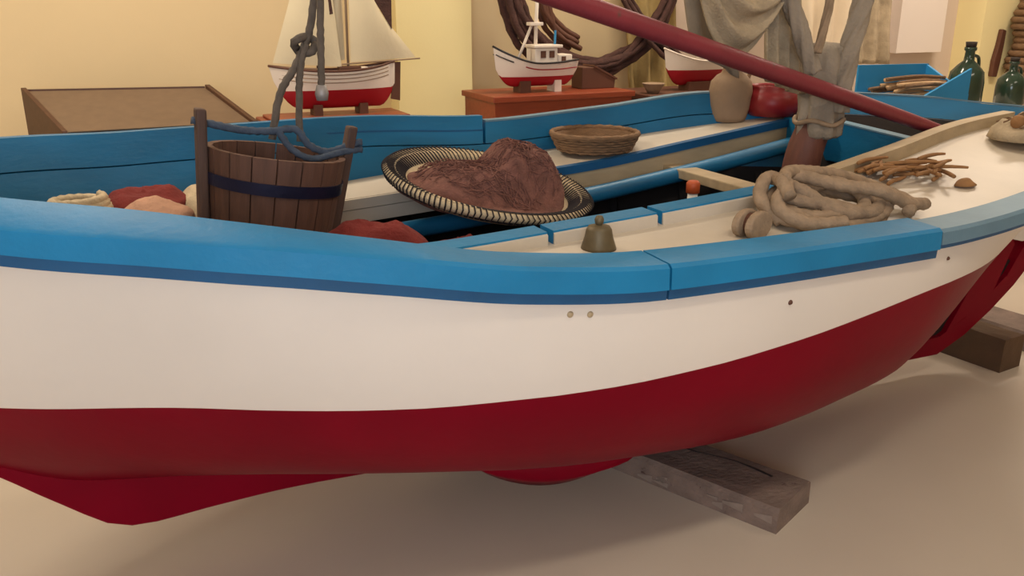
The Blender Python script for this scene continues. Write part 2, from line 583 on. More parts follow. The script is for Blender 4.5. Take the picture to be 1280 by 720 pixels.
def rail_prof(zf, wid=.10, side=.058):
    def g(s):
        b, z, t = hb(s), zf(s), tilt(s)
        w = min(wid, b * .9)
        return [(b - w, z), (b + .008, z - t), (b + .018, z - t - .008), (b + .02, z - t - side), (b - .02, z - t - side), (b - w, z - .05)]
    return g


def strake_prof(zf, side=.058, h=.026):
    def g(s):
        b, z, t = hb(s), zf(s), tilt(s)
        return [(b - .02, z - t - side), (b + .012, z - t - side), (b + .010, z - t - side - h), (b - .03, z - t - side - h)]
    return g


for (a, b, m) in ((-1.77, -.004, M_BLUE), (.002, .90, M_BLUE), (.904, 2.55, M_BLUEW)):
    sweep('gunwale', a, b, rail_prof(zN) if m is M_BLUE else rail_prof(lambda s: zN(s) - .004, .085, .042), m)
    sweep('rubbing_strake', a, b, strake_prof(zN) if m is M_BLUE else strake_prof(lambda s: zN(s) - .004, .042, .014), M_BLUED)

# far bulwark: inner planking in two heights, raised washboard towards the bow
def bul(z1, z0, th=.034, off=0.0):
    def g(s):
        b1, b0 = halfb(s, z1(s), zF(s)), halfb(s, z0(s), zF(s))
        return [(b1 + .004 - off, z1(s)), (max(.006, b0 + .002 - off * 2), z0(s)), (max(.004, b0 - th - off), z0(s)), (max(.004, b1 - th - off), z1(s))]
    return g


UP = lambda s: zF(s) + (.024 if s < .245 else 0)
sweep('bulwark_plank', -1.76, .240, bul(lambda s: zF(s) + .022 * min(1, max(0, (s + 1.6) / 1.2)), lambda s: zF(s) - .085), M_BLUE2, -1)
sweep('bulwark_plank', .252, 2.54, bul(lambda s: zF(s) - .004, lambda s: zF(s) - .085), M_BLUE2, -1)
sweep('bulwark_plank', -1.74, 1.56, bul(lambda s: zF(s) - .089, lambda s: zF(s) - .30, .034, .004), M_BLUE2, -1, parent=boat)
sweep('bulwark_plank', 1.57, 2.53, bul(lambda s: zF(s) - .092, lambda s: zF(s) - .30, .034, .004), M_TAR_SHADE, -1, parent=boat)
sweep('bulwark_cap', .252, 2.54, lambda s: [(hb(s) + .008, zF(s) - .003), (hb(s) + .008, zF(s) + .004), (max(.004, hb(s) - .036), zF(s) + .004), (max(.004, hb(s) - .036), zF(s) - .003)], M_BLUEW, -1)
sweep('bulwark_plank', -1.76, .240, lambda s: [(hb(s) - .028, zF(s) - .03), (hb(s) - .028, zF(s) - .036), (hb(s) - .037, zF(s) - .036), (hb(s) - .037, zF(s) - .03)], M_BLUED, -1)
sweep('bulwark_plank', 1.62, 2.54, bul(lambda s: zN(s) - .05, lambda s: zN(s) - .2), M_BLUE2, 1)
sweep('gunwale', -1.77, 2.55, lambda s: [(hb(s) - .01, zF(s) - .03), (hb(s) + .03, zF(s) - .03), (hb(s) + .03, zF(s) - .085), (hb(s) - .01, zF(s) - .085)], M_BLUE, -1)

# near side deck, widening into the stern deck, with its coaming
pC = pchip([-.5, -.38, .05, .6, .85, 1.3, 2.0, 2.4], [.45, .44, .375, .315, .285, .165, -.08, -.16])
zC = pchip([-.5, -.38, .05, .6, .85, 1.3, 2.0, 2.4], [.952, .95, .952, .968, .98, 1.01, 1.045, 1.06])
CW = .075


def deck(name, sa, sb, inner, zin, outer, zout, m, sd=1, n=48, th=.03):
    v, f = [], []
    R = 6
    for i in range(n + 1):
        s = sa + (sb - sa) * i / n
        a, b = inner(s), outer(s)
        for r in range(R + 1):
            t = r / R
            v.append((s, -sd * (a + (b - a) * t), zin(s) + (zout(s) - zin(s)) * t))
    N = len(v)
    v += [(x, y, z - th) for x, y, z in v]
    for i in range(n):
        for r in range(R):
            q = i * (R + 1) + r
            f.append((q, q + 1, q + R + 2, q + R + 1))
            f.append((N + q, N + q + R + 1, N + q + R + 2, N + q + 1))
        for r in (0, R):
            q = i * (R + 1) + r
            f.append((q, q + R + 1, N + q + R + 1, N + q))
    for i in (0, n):
        for r in range(R):
            q = i * (R + 1) + r
            f.append((q, q + 1, N + q + 1, N + q))
    return mesh_obj(name, v, f, m, boat, autosmooth=radians(35))


deck('side_deck', -.5, 2.36, lambda s: pC(s) + .02, lambda s: zC(s) - .034, lambda s: max(hb(s) - .06, pC(s) + .03), lambda s: zN(s) - .045, M_DECK)


def coam(z1, dz, w=CW):
    return lambda s: [(pC(s), z1(s)), (pC(s) + w, z1(s)), (pC(s) + w, z1(s) - dz), (pC(s), z1(s) - dz - .05)]


for a, b in ((-.5, -.125), (-.105, .235), (.255, .93)):
    cpart = sweep('coaming', a, b, coam(zC, .036), M_BLUE)
    sweep('coaming_edge', a, b, parent=cpart, m=M_DECK, prof= lambda s: [(pC(s) + CW - .004, zC(s) - .003), (pC(s) + CW + .006, zC(s) - .008), (pC(s) + CW + .006, zC(s) - .04), (pC(s) + CW - .004, zC(s) - .04)])
sweep('coaming', .935, 2.36, coam(lambda s: zC(s) + .006, .045, .055), M_BEIGE)

# far side deck with beige face and thin blue edge
pD = pchip([-.48, -.18, .53, 1.0, 1.55], [.47, .47, .44, .465, .50])
zD = pchip([-.48, -.18, .53, 1.0, 1.49, 1.55], [.868, .885, .932, .98, 1.03, 1.035])
deck('side_deck', -.48, 1.55, pD, zD, lambda s: hb(s) - .02, lambda s: zD(s) + .004, M_DECK, -1)
sweep('deck_face', -.48, .0, lambda s: [(pD(s) - .012, zD(s) - .002), (pD(s) + .02, zD(s) - .002), (pD(s) + .02, zD(s) - .036), (pD(s) - .012, zD(s) - .036)], M_DECK, -1)
sweep('deck_face', -.48, .0, lambda s: [(pD(s) - .008, zD(s) - .039), (pD(s) + .02, zD(s) - .039), (pD(s) + .02, zD(s) - .085), (pD(s) - .008, zD(s) - .085)], M_DECK, -1)
sweep('deck_face', .003, 1.55, lambda s: [(pD(s) - .004, zD(s) - .02), (pD(s) + .02, zD(s) - .02), (pD(s) + .02, zD(s) - .09), (pD(s) - .004, zD(s) - .09)], M_BEIGE, -1)
sweep('coaming', .15, 1.52, lambda s: [(pD(s) - .012, zD(s) + .004), (pD(s) + .012, zD(s) + .006), (pD(s) + .012, zD(s) - .026), (pD(s) - .012, zD(s) - .026)], M_BLUED, -1)
MB().box(1.50, 1.56, .40, .52, .90, 1.04).build('coaming_knee', M_BLUE, boat, bevel=.006)

# blue fore-and-aft beam, thwart, athwart coaming, bow deck, floor boards, ribs
bp = [(-.42, .27, .785), (.1, .31, .81), (.5, .35, .835), (1.0, .385, .885), (1.48, .42, .945)]
MB().tube(crom(bp, 6), .03, 10).build('stringer', M_BLUE2, boat, smooth=True)
MB().box(.86, .95, -.30, .56, .862, .897).build('thwart', M_BEIGE, boat, bevel=.004)
MB().box(-.42, -.32, -.50, .50, .70, .75).build('thwart', M_DECK, boat, bevel=.004)
MB().hexa([(1.67, -.01, .86), (1.71, -.01, .86), (1.71, .56, .86), (1.67, .56, .86)],
          [(1.67, -.01, 1.0), (1.71, -.01, 1.0), (1.71, .56, 1.035), (1.67, .56, 1.035)]).build('bulkhead_board', M_BLUE2, boat, bevel=.004)
fd = []
for i in range(4):
    y0, y1 = -.50 + .25 * i + .003, -.50 + .25 * (i + 1) - .003
    v = [(-.93, y0), (-.93, y1)]
    a0, a1 = max(abs(y0), abs(y1)), 0
    def stem_s(y):
        x = -1.7
        while halfb(x, .88, zN(x)) - .06 < abs(y) and x < -.95:
            x += .01
        return x
    MB().hexa([(stem_s(y0), y0, .875), (-.92, y0, .875), (-.92, y1, .875), (stem_s(y1), y1, .875)],
              [(stem_s(y0), y0, .90), (-.92, y0, .90), (-.92, y1, .90), (stem_s(y1), y1, .90)]).build('foredeck_plank', M_BEIGE, boat)
for i in range(8):
    y0 = -.48 + .12 * i
    ok = [x / 50 for x in range(-60, 90) if halfb(x / 50, .43, zN(x / 50)) - .07 > max(abs(y0), abs(y0 + .12))]
    MB().box(max(-.55, min(ok)), max(ok), y0 + .004, y0 + .116, .43, .455).build('floor_board', M_TAR_SHADE, boat)
MB().box(-.93, -.45, -.5, .5, .715, .74).build('bow_platform', M_BROWN, boat)
for i in range(10):
    s = -1.0 + .3 * i
    for sd in (1, -1):
        pts = []
        g = zN(s) if sd > 0 else zF(s)
        for j in range(9):
            z = zB(s) + .05 + (g - .32 - zB(s) - .05) * j / 8
            pts.append((s, -sd * max(.02, halfb(s, z, g) - .05), z))
        MB().tube(pts, .02, 4).build('rib', M_TAR_SHADE, boat)
MB().hexa([(1.665, -.01, 1.0), (1.715, -.01, 1.0), (1.715, .56, 1.035), (1.665, .56, 1.035)], [(1.665, -.01, 1.006), (1.715, -.01, 1.006), (1.715, .56, 1.041), (1.665, .56, 1.041)]).build('bulkhead_cap', M_BLUEW, boat)
# mast
mpts = [Vector((1.20, .10, .40)), Vector((1.215, .09, .9)), Vector((1.255, .08, 1.08)), Vector((1.265, .075, 1.20)), Vector((1.266, .075, 1.335))]
MB().tube(crom(mpts, 8), [.075 - .03 * i / 32 for i in range(33)], 14).build('mast', M_MAST, boat, smooth=True)
# two plugged bolt holes and a rusty stud on the white topsides
for (px, py, m, r) in ((713, 393, M_BEIGE, .008), (738, 393, M_BEIGE, .008), (988, 378, M_BROWN, .007), (1185, 323, M_BROWN, .006)):
    p = .75
    for _ in range(40):
        s, _, z = at(px, py, p)
        p = .5 * p + .5 * halfb(s, z, zN(s))
    MB().lathe([(0, .004), (r * .6, .004), (r, 0), (r, -.01)], 12).build('bolt_plug', m, boat, smooth=True)
    o = bpy.context.scene.collection.objects[-1]
    o.location = (s, -p, z)
    o.rotation_euler = (radians(90), 0, 0)

# ------------------------------------------------------------------ timbers under the keel
def timber(name, label, c, d, half_l, half_w, h, m, zt=None):
    """c: centre (s,p); d: direction along the timber in (s,p)"""
    dv = Vector(d).normalized()
    wv = Vector((dv.y, -dv.x))
    random.seed(sum(map(ord, label)))
    n = 10
    v, f = [], []
    prof = [(-1, 0), (-.98, .82), (-.9, 1), (-.3, .985), (.35, 1.0), (.92, .99), (1, .9), (1, 0)]
    for i in range(n + 1):
        t = -1 + 2 * i / n
        for (a, b) in prof:
            j = random.uniform(-.012, .012)
            q = dv * (half_l * t) + wv * (half_w * (a + j))
            v.append((q.x, -q.y, h * (b + (random.uniform(-.03, .0) if b > .5 else 0))))
    k = len(prof)
    for i in range(n):
        for j in range(k):
            f.append((i * k + j, i * k + (j + 1) % k, i * k + k + (j + 1) % k, i * k + k + j))
    f += [tuple(range(k)), tuple(n * k + j for j in range(k - 1, -1, -1))]
    o = mesh_obj(name, v, f, m)
    place(o, c[0], c[1], 0)
    return tag(o, label, 'timber', 'timbers under the keel')


dm = Vector((.26, .59)).normalized()
cm = Vector((.655, .625)) - dm * .72
tb = timber('timber_block', 'thick grey timber with flaking paint and cracks under the middle of the keel', cm, dm, .72, .115, .082, M_BLOCK)
random.seed(77)
for i in range(15):      # pale paint flakes left along the side that faces the bow
    t0 = random.uniform(-.1, .66)
    ln, z0 = random.uniform(.02, .07), random.uniform(.006, .04)
    hgt = random.uniform(.008, .026)
    c = [dm * t0, dm * (t0 + ln)]
    wv = Vector((dm.y, -dm.x))
    q = [c[0] - wv * .1165, c[1] - wv * .1165, c[1] - wv * .1125, c[0] - wv * .1125]
    MB().hexa([(a.x, -a.y, z0 + e_) for a, e_ in zip(q, (.004, -.003, -.003, .004))], [(a.x, -a.y, z0 + e_) for a, e_ in zip(q, (hgt * .5, hgt, hgt, hgt * .5))]).build('paint_flake', M_FLAKE, tb)
pts = []
for i in range(9):
    c = dm * (.10 + .065 * i) + Vector((dm.y, -dm.x)) * (.035 + .012 * sin(i * 1.3) + .03 * i / 8)
    pts.append((c.x, -c.y, .0805))
MB().tube(pts, [.001, .002, .003, .003, .0035, .003, .003, .004, .004], 5).build('crack', M_TAR_SHADE, tb)
timber('timber_block', 'dark brown squared timber under the red sternpost', (2.245, -.33), (.10, .9), .46, .075, .15, M_BLOCKD)
timber('timber_block', 'pale brown plank on the floor behind the sternpost timber', (2.62, -.36), (.10, .9), .5, .12, .09, M_BLOCK)

# ------------------------------------------------------------------ wooden bucket with rope handle
bs, bpz, bz = -.712, -.17, .765
bk = thing('wooden_bucket', 'dark stave-built wooden bucket with blue-black hoop and rope handle', 'bucket', bs, bpz, bz, radians(-6))
bk.rotation_euler = (0, radians(9), AX)
NST = 18
RB, RT, HB = .164, .193, .335
for i in range(NST):
    a0, a1 = 2 * pi * (i + .03) / NST, 2 * pi * (i + .97) / NST
    h = HB
    m = M_STAVE
    mb = MB()
    q = []
    for (rr, zz) in ((RB, 0), (RT, h)):
        for a in (a0, (a0 + a1) / 2, a1):
            q.append((rr * cos(a), rr * sin(a), zz))
        for a in (a1, (a0 + a1) / 2, a0):
            q.append(((rr - .018) * cos(a), (rr - .018) * sin(a), zz))
    f = [(5, 4, 3, 2, 1, 0), tuple(range(6, 12))] + [(j, (j + 1) % 6, 6 + (j + 1) % 6, 6 + j) for j in range(6)]
    mb.add(q, f).build('stave', M_STAVE, bk)
MB().lathe([(0, .03), (RB, .03), (RB, .05), (0, .05)], 24).build('bucket_bottom', M_STAVE, bk)
rz = lambda z: RB + (RT - RB) * z / HB
for z0, z1 in ((.235, .268), (.03, .06)):
    MB().lathe([(rz(z0) + .001, z0), (rz(z0) + .006, z0), (rz(z1) + .006, z1), (rz(z1) + .001, z1)], 36, close=True).build('hoop', M_HOOP, bk, autosmooth=radians(40))
for (ang, topz) in ((radians(186), .435), (radians(6), .425)):
    c, s_ = cos(ang), sin(ang)
    mb = MB()
    t_ = Vector((-s_, c, 0))
    r_ = Vector((c, s_, 0))
    lo = [r_ * (RB + .002) - t_ * .02, r_ * (RB + .03) - t_ * .02, r_ * (RB + .03) + t_ * .02, r_ * (RB + .002) + t_ * .02]
    rt = rz(topz)
    up = [r_ * (rt + .002) - t_ * .02, r_ * (rt + .03) - t_ * .02, r_ * (rt + .03) + t_ * .02, r_ * (rt + .002) + t_ * .02]
    mb.hexa(lo, [u + Vector((0, 0, topz)) for u in up]).build('upright', M_STAVED, bk, bevel=.006)
hp = [(-.235, -.02, .40), (-.19, -.01, .395), (-.10, 0, .385), (-.02, .0, .39), (.05, .01, .40), (.09, 0, .36), (.15, .01, .345), (.225, .02, .375), (.25, .02, .38)]
MB().tube(crom(hp, 8), .0105, 9, 90, 3, .16).build('rope_handle', M_ROPEB, bk, smooth=True)
MB().tube(crom([(.0, 0, .39), (.04, -.02, .345), (.10, -.02, .325), (.19, .0, .35), (.25, .02, .36)], 8), .010, 8, 90, 3, .16).build('rope_handle', M_ROPEB, bk, smooth=True)

# hanging lines with a knot, in front of the model sailing ship
def line(name, label, pix, p, r, m, cat='rope', extra=None, tw=80):
    q = [at(x, y, p) for x, y in pix]
    s0, _, z0 = q[0]
    t = thing(name, label, cat, s0, p, z0)
    MB().tube(crom([(a - s0, 0, c - z0) for a, _, c in q], 8), r, 8, tw, 3, .14).build('strand', m, t, smooth=True)
    if extra:
        extra(t, s0, z0)
    return t


def knot(t, s0, z0):
    k = at(381, 56, -.2)
    pts = [(k[0] - s0 + .030 * cos(a) * (1 + .2 * sin(3 * a)), .018 * sin(2 * a), k[2] - z0 + .022 * sin(a)) for a in [2 * pi * i / 14 for i in range(15)]]
    MB().tube(pts, .012, 8).build('knot', M_ROPED, t, smooth=True)
    q = [at(x, y, -.2) for x, y in ((374, 176), (373, 110), (376, 75), (382, 55))]
    MB().tube(crom([(a - s0, -.01, c - z0) for a, _, c in q], 8), .010, 8, 80, 3, .14).build('strand', M_ROPED, t, smooth=True)


line('hanging_rope', 'knotted grey rope hanging down over the wooden bucket', [(340, 174), (350, 118), (368, 85), (381, 56), (390, 20), (396, -60), (398, -170), (398, -420)], -.2, .011, M_ROPED, extra=knot)


def lead(t, s0, z0):
    MB().lathe([(0, -.03), (.016, -.03), (.02, -.01), (.014, .012), (0, .016)], 12).build('lead_weight', M_METAL, t, smooth=True)


line('hanging_line', 'straight dark line ending in a small lead weight', [(402, 112), (401, 60), (400, 0), (399, -170), (399, -420)], -.15, .010, M_ROPED, extra=lead)

# ------------------------------------------------------------------ net basket
nb = thing('net_basket', 'round shallow basket with black and white laced rim, brown net in it', 'basket', .01, -.235, .868)
nb.rotation_euler = (radians(9), radians(8), AX)
RBK = .335
MB().lathe([(0, .0), (.16, .0), (.25, .02), (.30, .055), (.318, .08), (.308, .082), (.285, .06), (.24, .03), (.16, .012), (0, .012)], 40).build('basket_bowl', M_CREAM, nb, smooth=True)
MB().lathe([(.265, .045), (.30, .074), (RBK, .085), (RBK + .012, .075), (RBK + .006, .06), (.30, .048)], 60, close=True).build('rim', M_CREAM, nb, smooth=True)
wr = MB()
NW = 120
for i in range(NW):
    a = 2 * pi * i / NW
    pts = []
    for (r, z) in ((.27, .054), (.30, .079), (RBK, .0895), (RBK + .015, .076), (RBK + .004, .056), (.31, .046)):
        aa = a + (r - .3) * 1.4
        pts.append((r * cos(aa), r * sin(aa), z))
    wr.tube(pts, .0026, 4)
wr.build('rim_lacing', M_DARKC, nb)


def mound(name, m, parent, rx, ry, hfn, n=36, rings=16, seed=0, amp=.02, base=-.01):
    v, f = [(0, 0, hfn(0, 0) + amp * noise.noise((seed, 0, 0)))], []
    for i in range(1, rings + 1):
        r = i / rings
        for j in range(n):
            a = 2 * pi * j / n
            x, y = rx * r * cos(a), ry * r * sin(a)
            q = 1 + .16 * noise.noise((cos(a) * 1.5 + seed, sin(a) * 1.5, seed)) * r
            x *= q
            y *= q
            z = hfn(x, y)
            d = noise.noise((x * 14 + seed, y * 14, seed)) * amp + noise.noise((x * 40, y * 40 + seed, 3)) * amp * .5
            v.append((x, y, base if i == rings else max(base, z + d * (1 - r ** 6))))
    for j in range(n):
        f.append((0, 1 + j, 1 + (j + 1) % n))
    for i in range(rings - 1):
        for j in range(n):
            q = 1 + i * n
            f.append((q + j, q + n + j, q + n + (j + 1) % n, q + (j + 1) % n))
    f.append(tuple(1 + (rings - 1) * n + j for j in range(n)))
    return mesh_obj(name, v, f, m, parent, smooth=True)


def strands(mb, hfn, rx, ry, count, rr, seed, lift=.004, ln=.12):
    random.seed(seed)
    for _ in range(count):
        a, r = random.uniform(0, 2 * pi), sqrt(random.random()) * .92
        x, y = rx * r * cos(a), ry * r * sin(a)
        th = random.uniform(0, 2 * pi)
        pts = []
        for k in range(7):
            pts.append((x, y, hfn(x, y) + lift + random.uniform(-.006, .012)))
            th += random.uniform(-.7, .7)
            x += cos(th) * ln / 6
            y += sin(th) * ln / 6
            if (x / rx) ** 2 + (y / ry) ** 2 > .95:
                break
        if len(pts) > 2:
            mb.tube(pts, rr, 4)
    return mb


bn = thing('fishing_net', 'heap of reddish brown fishing net lying in the laced round basket', 'net', .02, -.255, .888)
bn.rotation_euler = (radians(8), radians(7), AX)
hn = lambda x, y: .015 + .085 * math.exp(-(((x + .09) / .15) ** 4 + ((y + .03) / .15) ** 4)) + .15 * math.exp(-(((x - .13) / .115) ** 4 + ((y - .02) / .15) ** 4)) + .02 * math.exp(-(((x + .06) / .06) ** 2 + ((y + .10) / .05) ** 2))
mound('net_heap', M_NETB, bn, .275, .235, hn, seed=4.3, amp=.016, base=-.005, n=60, rings=26)
strands(MB(), hn, .26, .22, 260, .0018, 7, .002, .16).build('net_twine', M_NETB, bn)

# low wicker basket on the far deck
wb = thing('wicker_basket', 'low round brown wicker basket on the far white deck', 'basket', .635, -.60, .948)
MB().lathe([(0, .004), (.135, .004), (.158, .026), (.165, .06), (.170, .067), (.162, .069), (.150, .058), (.142, .026), (.12, .014), (0, .014)], 36).build('basket_wall', M_WICK, wb, smooth=True)
rw = MB()
for k in range(6):
    z = .010 + .010 * k
    r = .139 + .030 * min(1, z / .06)
    rw.tube([(r * cos(2 * pi * i / 36), r * sin(2 * pi * i / 36), z + .002 * (1 if (i + k) % 2 else -1)) for i in range(37)], .006, 5, cap=False)
rw.build('weave', M_WICK, wb, smooth=True)
MB().tube([(.167 * cos(2 * pi * i / 48), .167 * sin(2 * pi * i / 48), .068) for i in range(49)], .011, 7, 70, 2, .2, cap=False).build('rim', M_WICK, wb, smooth=True)

# jug and red pot on the far deck
jg = thing('clay_jug', 'beige clay jug with round shoulders on the far deck', 'jug', 1.33, -.665, 1.018)
MB().lathe([(0, 0), (.066, 0), (.074, .02), (.086, .07), (.091, .125), (.084, .165), (.062, .19), (.044, .20), (.038, .215), (.038, .235), (.048, .25), (.042, .252), (.03, .235), (.03, .21), (0, .205)], 30).build('body', M_CLAY, jg, smooth=True)
MB().tube(crom([(.036, 0, .236), (.075, 0, .235), (.095, 0, .20), (.08, 0, .165)], 6), .009, 8).build('handle', M_CLAY, jg, smooth=True)
tag_ = place(MB().lathe([(0, 0), (.095, 0), (.118, .03), (.122, .06), (.112, .095), (.09, .115), (.094, .125), (.086, .126), (.08, .11), (.10, .07), (.10, .03), (0, .015)], 30).build('red_pot', M_REDGL, None, smooth=True), 1.50, -.60, 1.042)
tag(tag_, 'squat dark red pot beside the clay jug', 'pot')

# brass-like hand bell on the near deck
bl = thing('bell', 'small dull bronze bell standing on the near side deck', 'bell', -.015, .545, .912)
MB().lathe([(0, 0), (.045, 0), (.043, .008), (.036, .03), (.032, .05), (.027, .058), (.012, .062), (0, .063)], 24).build('bell_body', M_BRONZE, bl, smooth=True)
MB().lathe([(.007, .058), (.011, .068), (.012, .076), (.008, .084), (0, .086)], 14).build('bell_handle', M_BRONZE, bl, smooth=True)

# ------------------------------------------------------------------ heavy rope coil on the near deck
rc = thing('rope_coil', 'thick grey rope heaped in loose coils on the near side deck', 'rope', .735, .535, .905)
random.seed(5)
pts = []
cx = 0
for lap in range(5):
    for i in range(14):
        a = 2 * pi * i / 14 + .4
        rx = .21 - .022 * lap + .02 * sin(2 * a + lap)
        ry = .105 - .008 * lap + .012 * cos(3 * a + lap)
        x, y = rx * cos(a) + .02 * (lap % 2), ry * sin(a)
        z = .028 + .011 * lap + .010 * sin(2 * a + lap * 1.9) + .03 * y / .1
        pts.append((x, y, z + .02 * max(0, -cos(a))))
MB().tube(crom(pts, 14), .0185, 12, 60, 3, .06).build('rope', M_ROPE, rc, smooth=True)
MB().tube(crom([(-.19, -.06, .10), (-.17, 0, .128), (-.13, .06, .12), (-.06, .05, .125), (.02, -.02, .105), (.12, -.07, .09), (.24, -.075, .045), (.33, -.06, .03)], 18), .0185, 12, 60, 3, .06).build('rope', M_ROPE, rc, smooth=True)
MB().tube(crom([(-.20, -.05, .03), (-.22, .02, .08), (-.17, .06, .125), (-.10, .08, .11), (-.15, .0, .115), (-.21, -.04, .07), (-.16, -.10, .03), (-.05, -.13, .028)], 18), .0195, 12, 60, 3, .06).build('rope', M_ROPE, rc, smooth=True)
MB().tube(crom([(-.16, .0, .13), (-.10, .05, .14), (.02, .08, .125), (.15, .09, .10), (.26, .05, .06), (.31, -.02, .03), (.22, -.10, .028)], 18), .0185, 12, 60, 3, .06).build('rope', M_ROPE, rc, smooth=True)
# wooden pulley block beside the coil
pb = thing('pulley_block', 'weathered wooden pulley block beside the rope coil', 'pulley', .42, .60, .902, radians(20))
MB().prism([(.045 * cos(a) * 1.25, .04 + .038 * sin(a)) for a in [2 * pi * i / 20 for i in range(20)]], -.03, -.009).build('cheek', M_ROPE, pb, bevel=.005)
MB().prism([(.045 * cos(a) * 1.25, .04 + .038 * sin(a)) for a in [2 * pi * i / 20 for i in range(20)]], .009, .03).build('cheek', M_ROPE, pb, bevel=.005)
MB().prism([(.03 * cos(a), .04 + .03 * sin(a)) for a in [2 * pi * i / 16 for i in range(16)]], -.009, .009).build('sheave', M_BROWN, pb)

# pile of dry sticks
random.seed(21)
stick_me = None
for i in range(34):
    x, y = random.uniform(-.13, .13), random.uniform(-.07, .07)
    ln = random.uniform(.10, .2)
    k = [(-ln / 2, 0, 0), (-ln / 5, random.uniform(-.008, .008), .004), (ln / 5, random.uniform(-.01, .01), .004), (ln / 2, 0, 0)]
    o = MB().tube(crom(k, 3), [.006, .0065, .007, .007, .0068, .0065, .006, .0055, .005, .0045][:10], 6).build('stick', M_STICK, None, smooth=True)
    s, p = 1.29 + x, .335 + y
    place(o, s, p, .95 + .040 * (s - 1.29) + (.12 * (.33 - p)) + .010 + .004 * (i // 3), random.gauss(.25, .35))
    tag(o, 'thin dry brown stick in the pile on the white stern deck', 'stick', 'dry sticks on the stern deck')
o = mound('husk', M_STICK, None, .045, .025, lambda x, y: .02 * max(0, 1 - (x / .045) ** 2 - (y / .025) ** 2), seed=2, amp=.008, base=-.004, n=16, rings=6)
place(o, 1.42, .445, .937)
tag(o, 'small brown lump lying alone on the deck beside the sticks', 'husk')

# net heap at the stern edge
sn = thing('cork_net', 'tan net heap with brown floats on the stern deck edge', 'net', 2.10, .20, 1.02)
hs = lambda x, y: .085 * math.exp(-(x * x / .025 + y * y / .02))
mound('net_heap', M_NETG, sn, .18, .16, hs, seed=9.1, amp=.03, base=-.01)
strands(MB(), hs, .17, .15, 80, .003, 9).build('net_twine', M_WICK, sn)
for (x, y) in ((-.10, -.08), (-.03, -.11), (.07, -.09), (-.13, .0)):
    o = MB().lathe([(0, -.028), (.02, -.024), (.027, 0), (.02, .024), (0, .028)], 12).build('float', M_STICK, sn, smooth=True)
    o.location = (x, y, hs(x, y) + .015)
    o.rotation_euler = (radians(80), 0, x * 9)

# ------------------------------------------------------------------ stowage in the bow
fc = thing('rope_coil', 'small flat coil of pale rope on the foredeck', 'rope', -1.19, -.34, .902)
pts = []
for i in range(50):
    a = 2 * pi * i / 12
    r = .085 - .0004 * i
    pts.append((r * cos(a), r * sin(a) * .9, .014 + .0145 * (i / 12)))
MB().tube(crom(pts, 3), .0125, 8, 80, 3, .14).build('rope', M_CREAM, fc, smooth=True)
hc = lambda x, y: .085 * max(0, 1 - (x / .17) ** 2 - (y / .12) ** 2) ** .7
o = mound('folded_cloth', M_REDCL, None, .135, .12, lambda x, y: .075 * max(0, 1 - (x / .14) ** 2 - (y / .12) ** 2) ** .6, seed=5.5, amp=.018, base=0)
tag(place(o, -1.015, -.42, .902), 'crumpled dark red cloth on the foredeck beside the pale rope coil', 'cloth')
o = mound('folded_cloth', M_PINK, None, .11, .09, lambda x, y: .07 * max(0, 1 - (x / .115) ** 2 - (y / .095) ** 2) ** .5, seed=6.5, amp=.014, base=0)
tag(place(o, -1.00, -.24, .902), 'faded pink cloth lying in front of the red cloth on the foredeck', 'cloth')
o = mound('canvas_bag', M_CREAM, None, .085, .14, lambda x, y: .22 * max(0, 1 - (x / .09) ** 2 - (y / .15) ** 2) ** .35, seed=7.7, amp=.015, base=0)
tag(place(o, -.86, -.44, .741), 'stuffed cream canvas bag behind the wooden bucket', 'bag')
o = mound('sailcloth_heap', M_REDCL, None, .21, .10, lambda x, y: .175 * max(0, 1 - (x / .215) ** 2 - (y / .11) ** 2) ** .55, seed=8.1, amp=.022, base=0)
tag(place(o, -.475, .085, .752, radians(-6)), 'dark red cloth heap between the bucket and the laced basket', 'cloth')
o = mound('sailcloth_heap', M_REDCL, None, .13, .09, lambda x, y: .10 * max(0, 1 - (x / .135) ** 2 - (y / .095) ** 2) ** .55, seed=3.1, amp=.02, base=0)
tag(place(o, -.21, .08, .752), 'small dark red cloth bundle under the near rim of the laced basket', 'cloth')
ft = thing('float_stick', 'orange topped white float standing in the dark cockpit', 'float', .73, -.08, .456)
MB().lathe([(0, 0), (.018, 0), (.018, .412), (0, .412)], 14).build('stem', M_PAPER, ft, smooth=True)
MB().lathe([(.018, .412), (.024, .415), (.024, .448), (.017, .456), (0, .457)], 14).build('float_top', M_ORANGE, ft, smooth=True)

# ------------------------------------------------------------------ red pole leaning across the mast
e1 = Vector((W(*at(1180, 165, -.075))))
e2 = Vector((W(*at(700, -3, .30))))
e3 = e2 + (e2 - e1) * .55
dirp = (e3 - e1)
o = MB().tube([dirp * (i / 12) for i in range(13)], [.022, .0255, .027, .028, .0285, .029, .029, .029, .029, .0285, .028, .028, .027], 14).build('red_pole', M_POLE, None, autosmooth=radians(60))
o.location = e1
tag(o, 'long dull red wooden pole slanting down past the mast into the stern', 'pole')

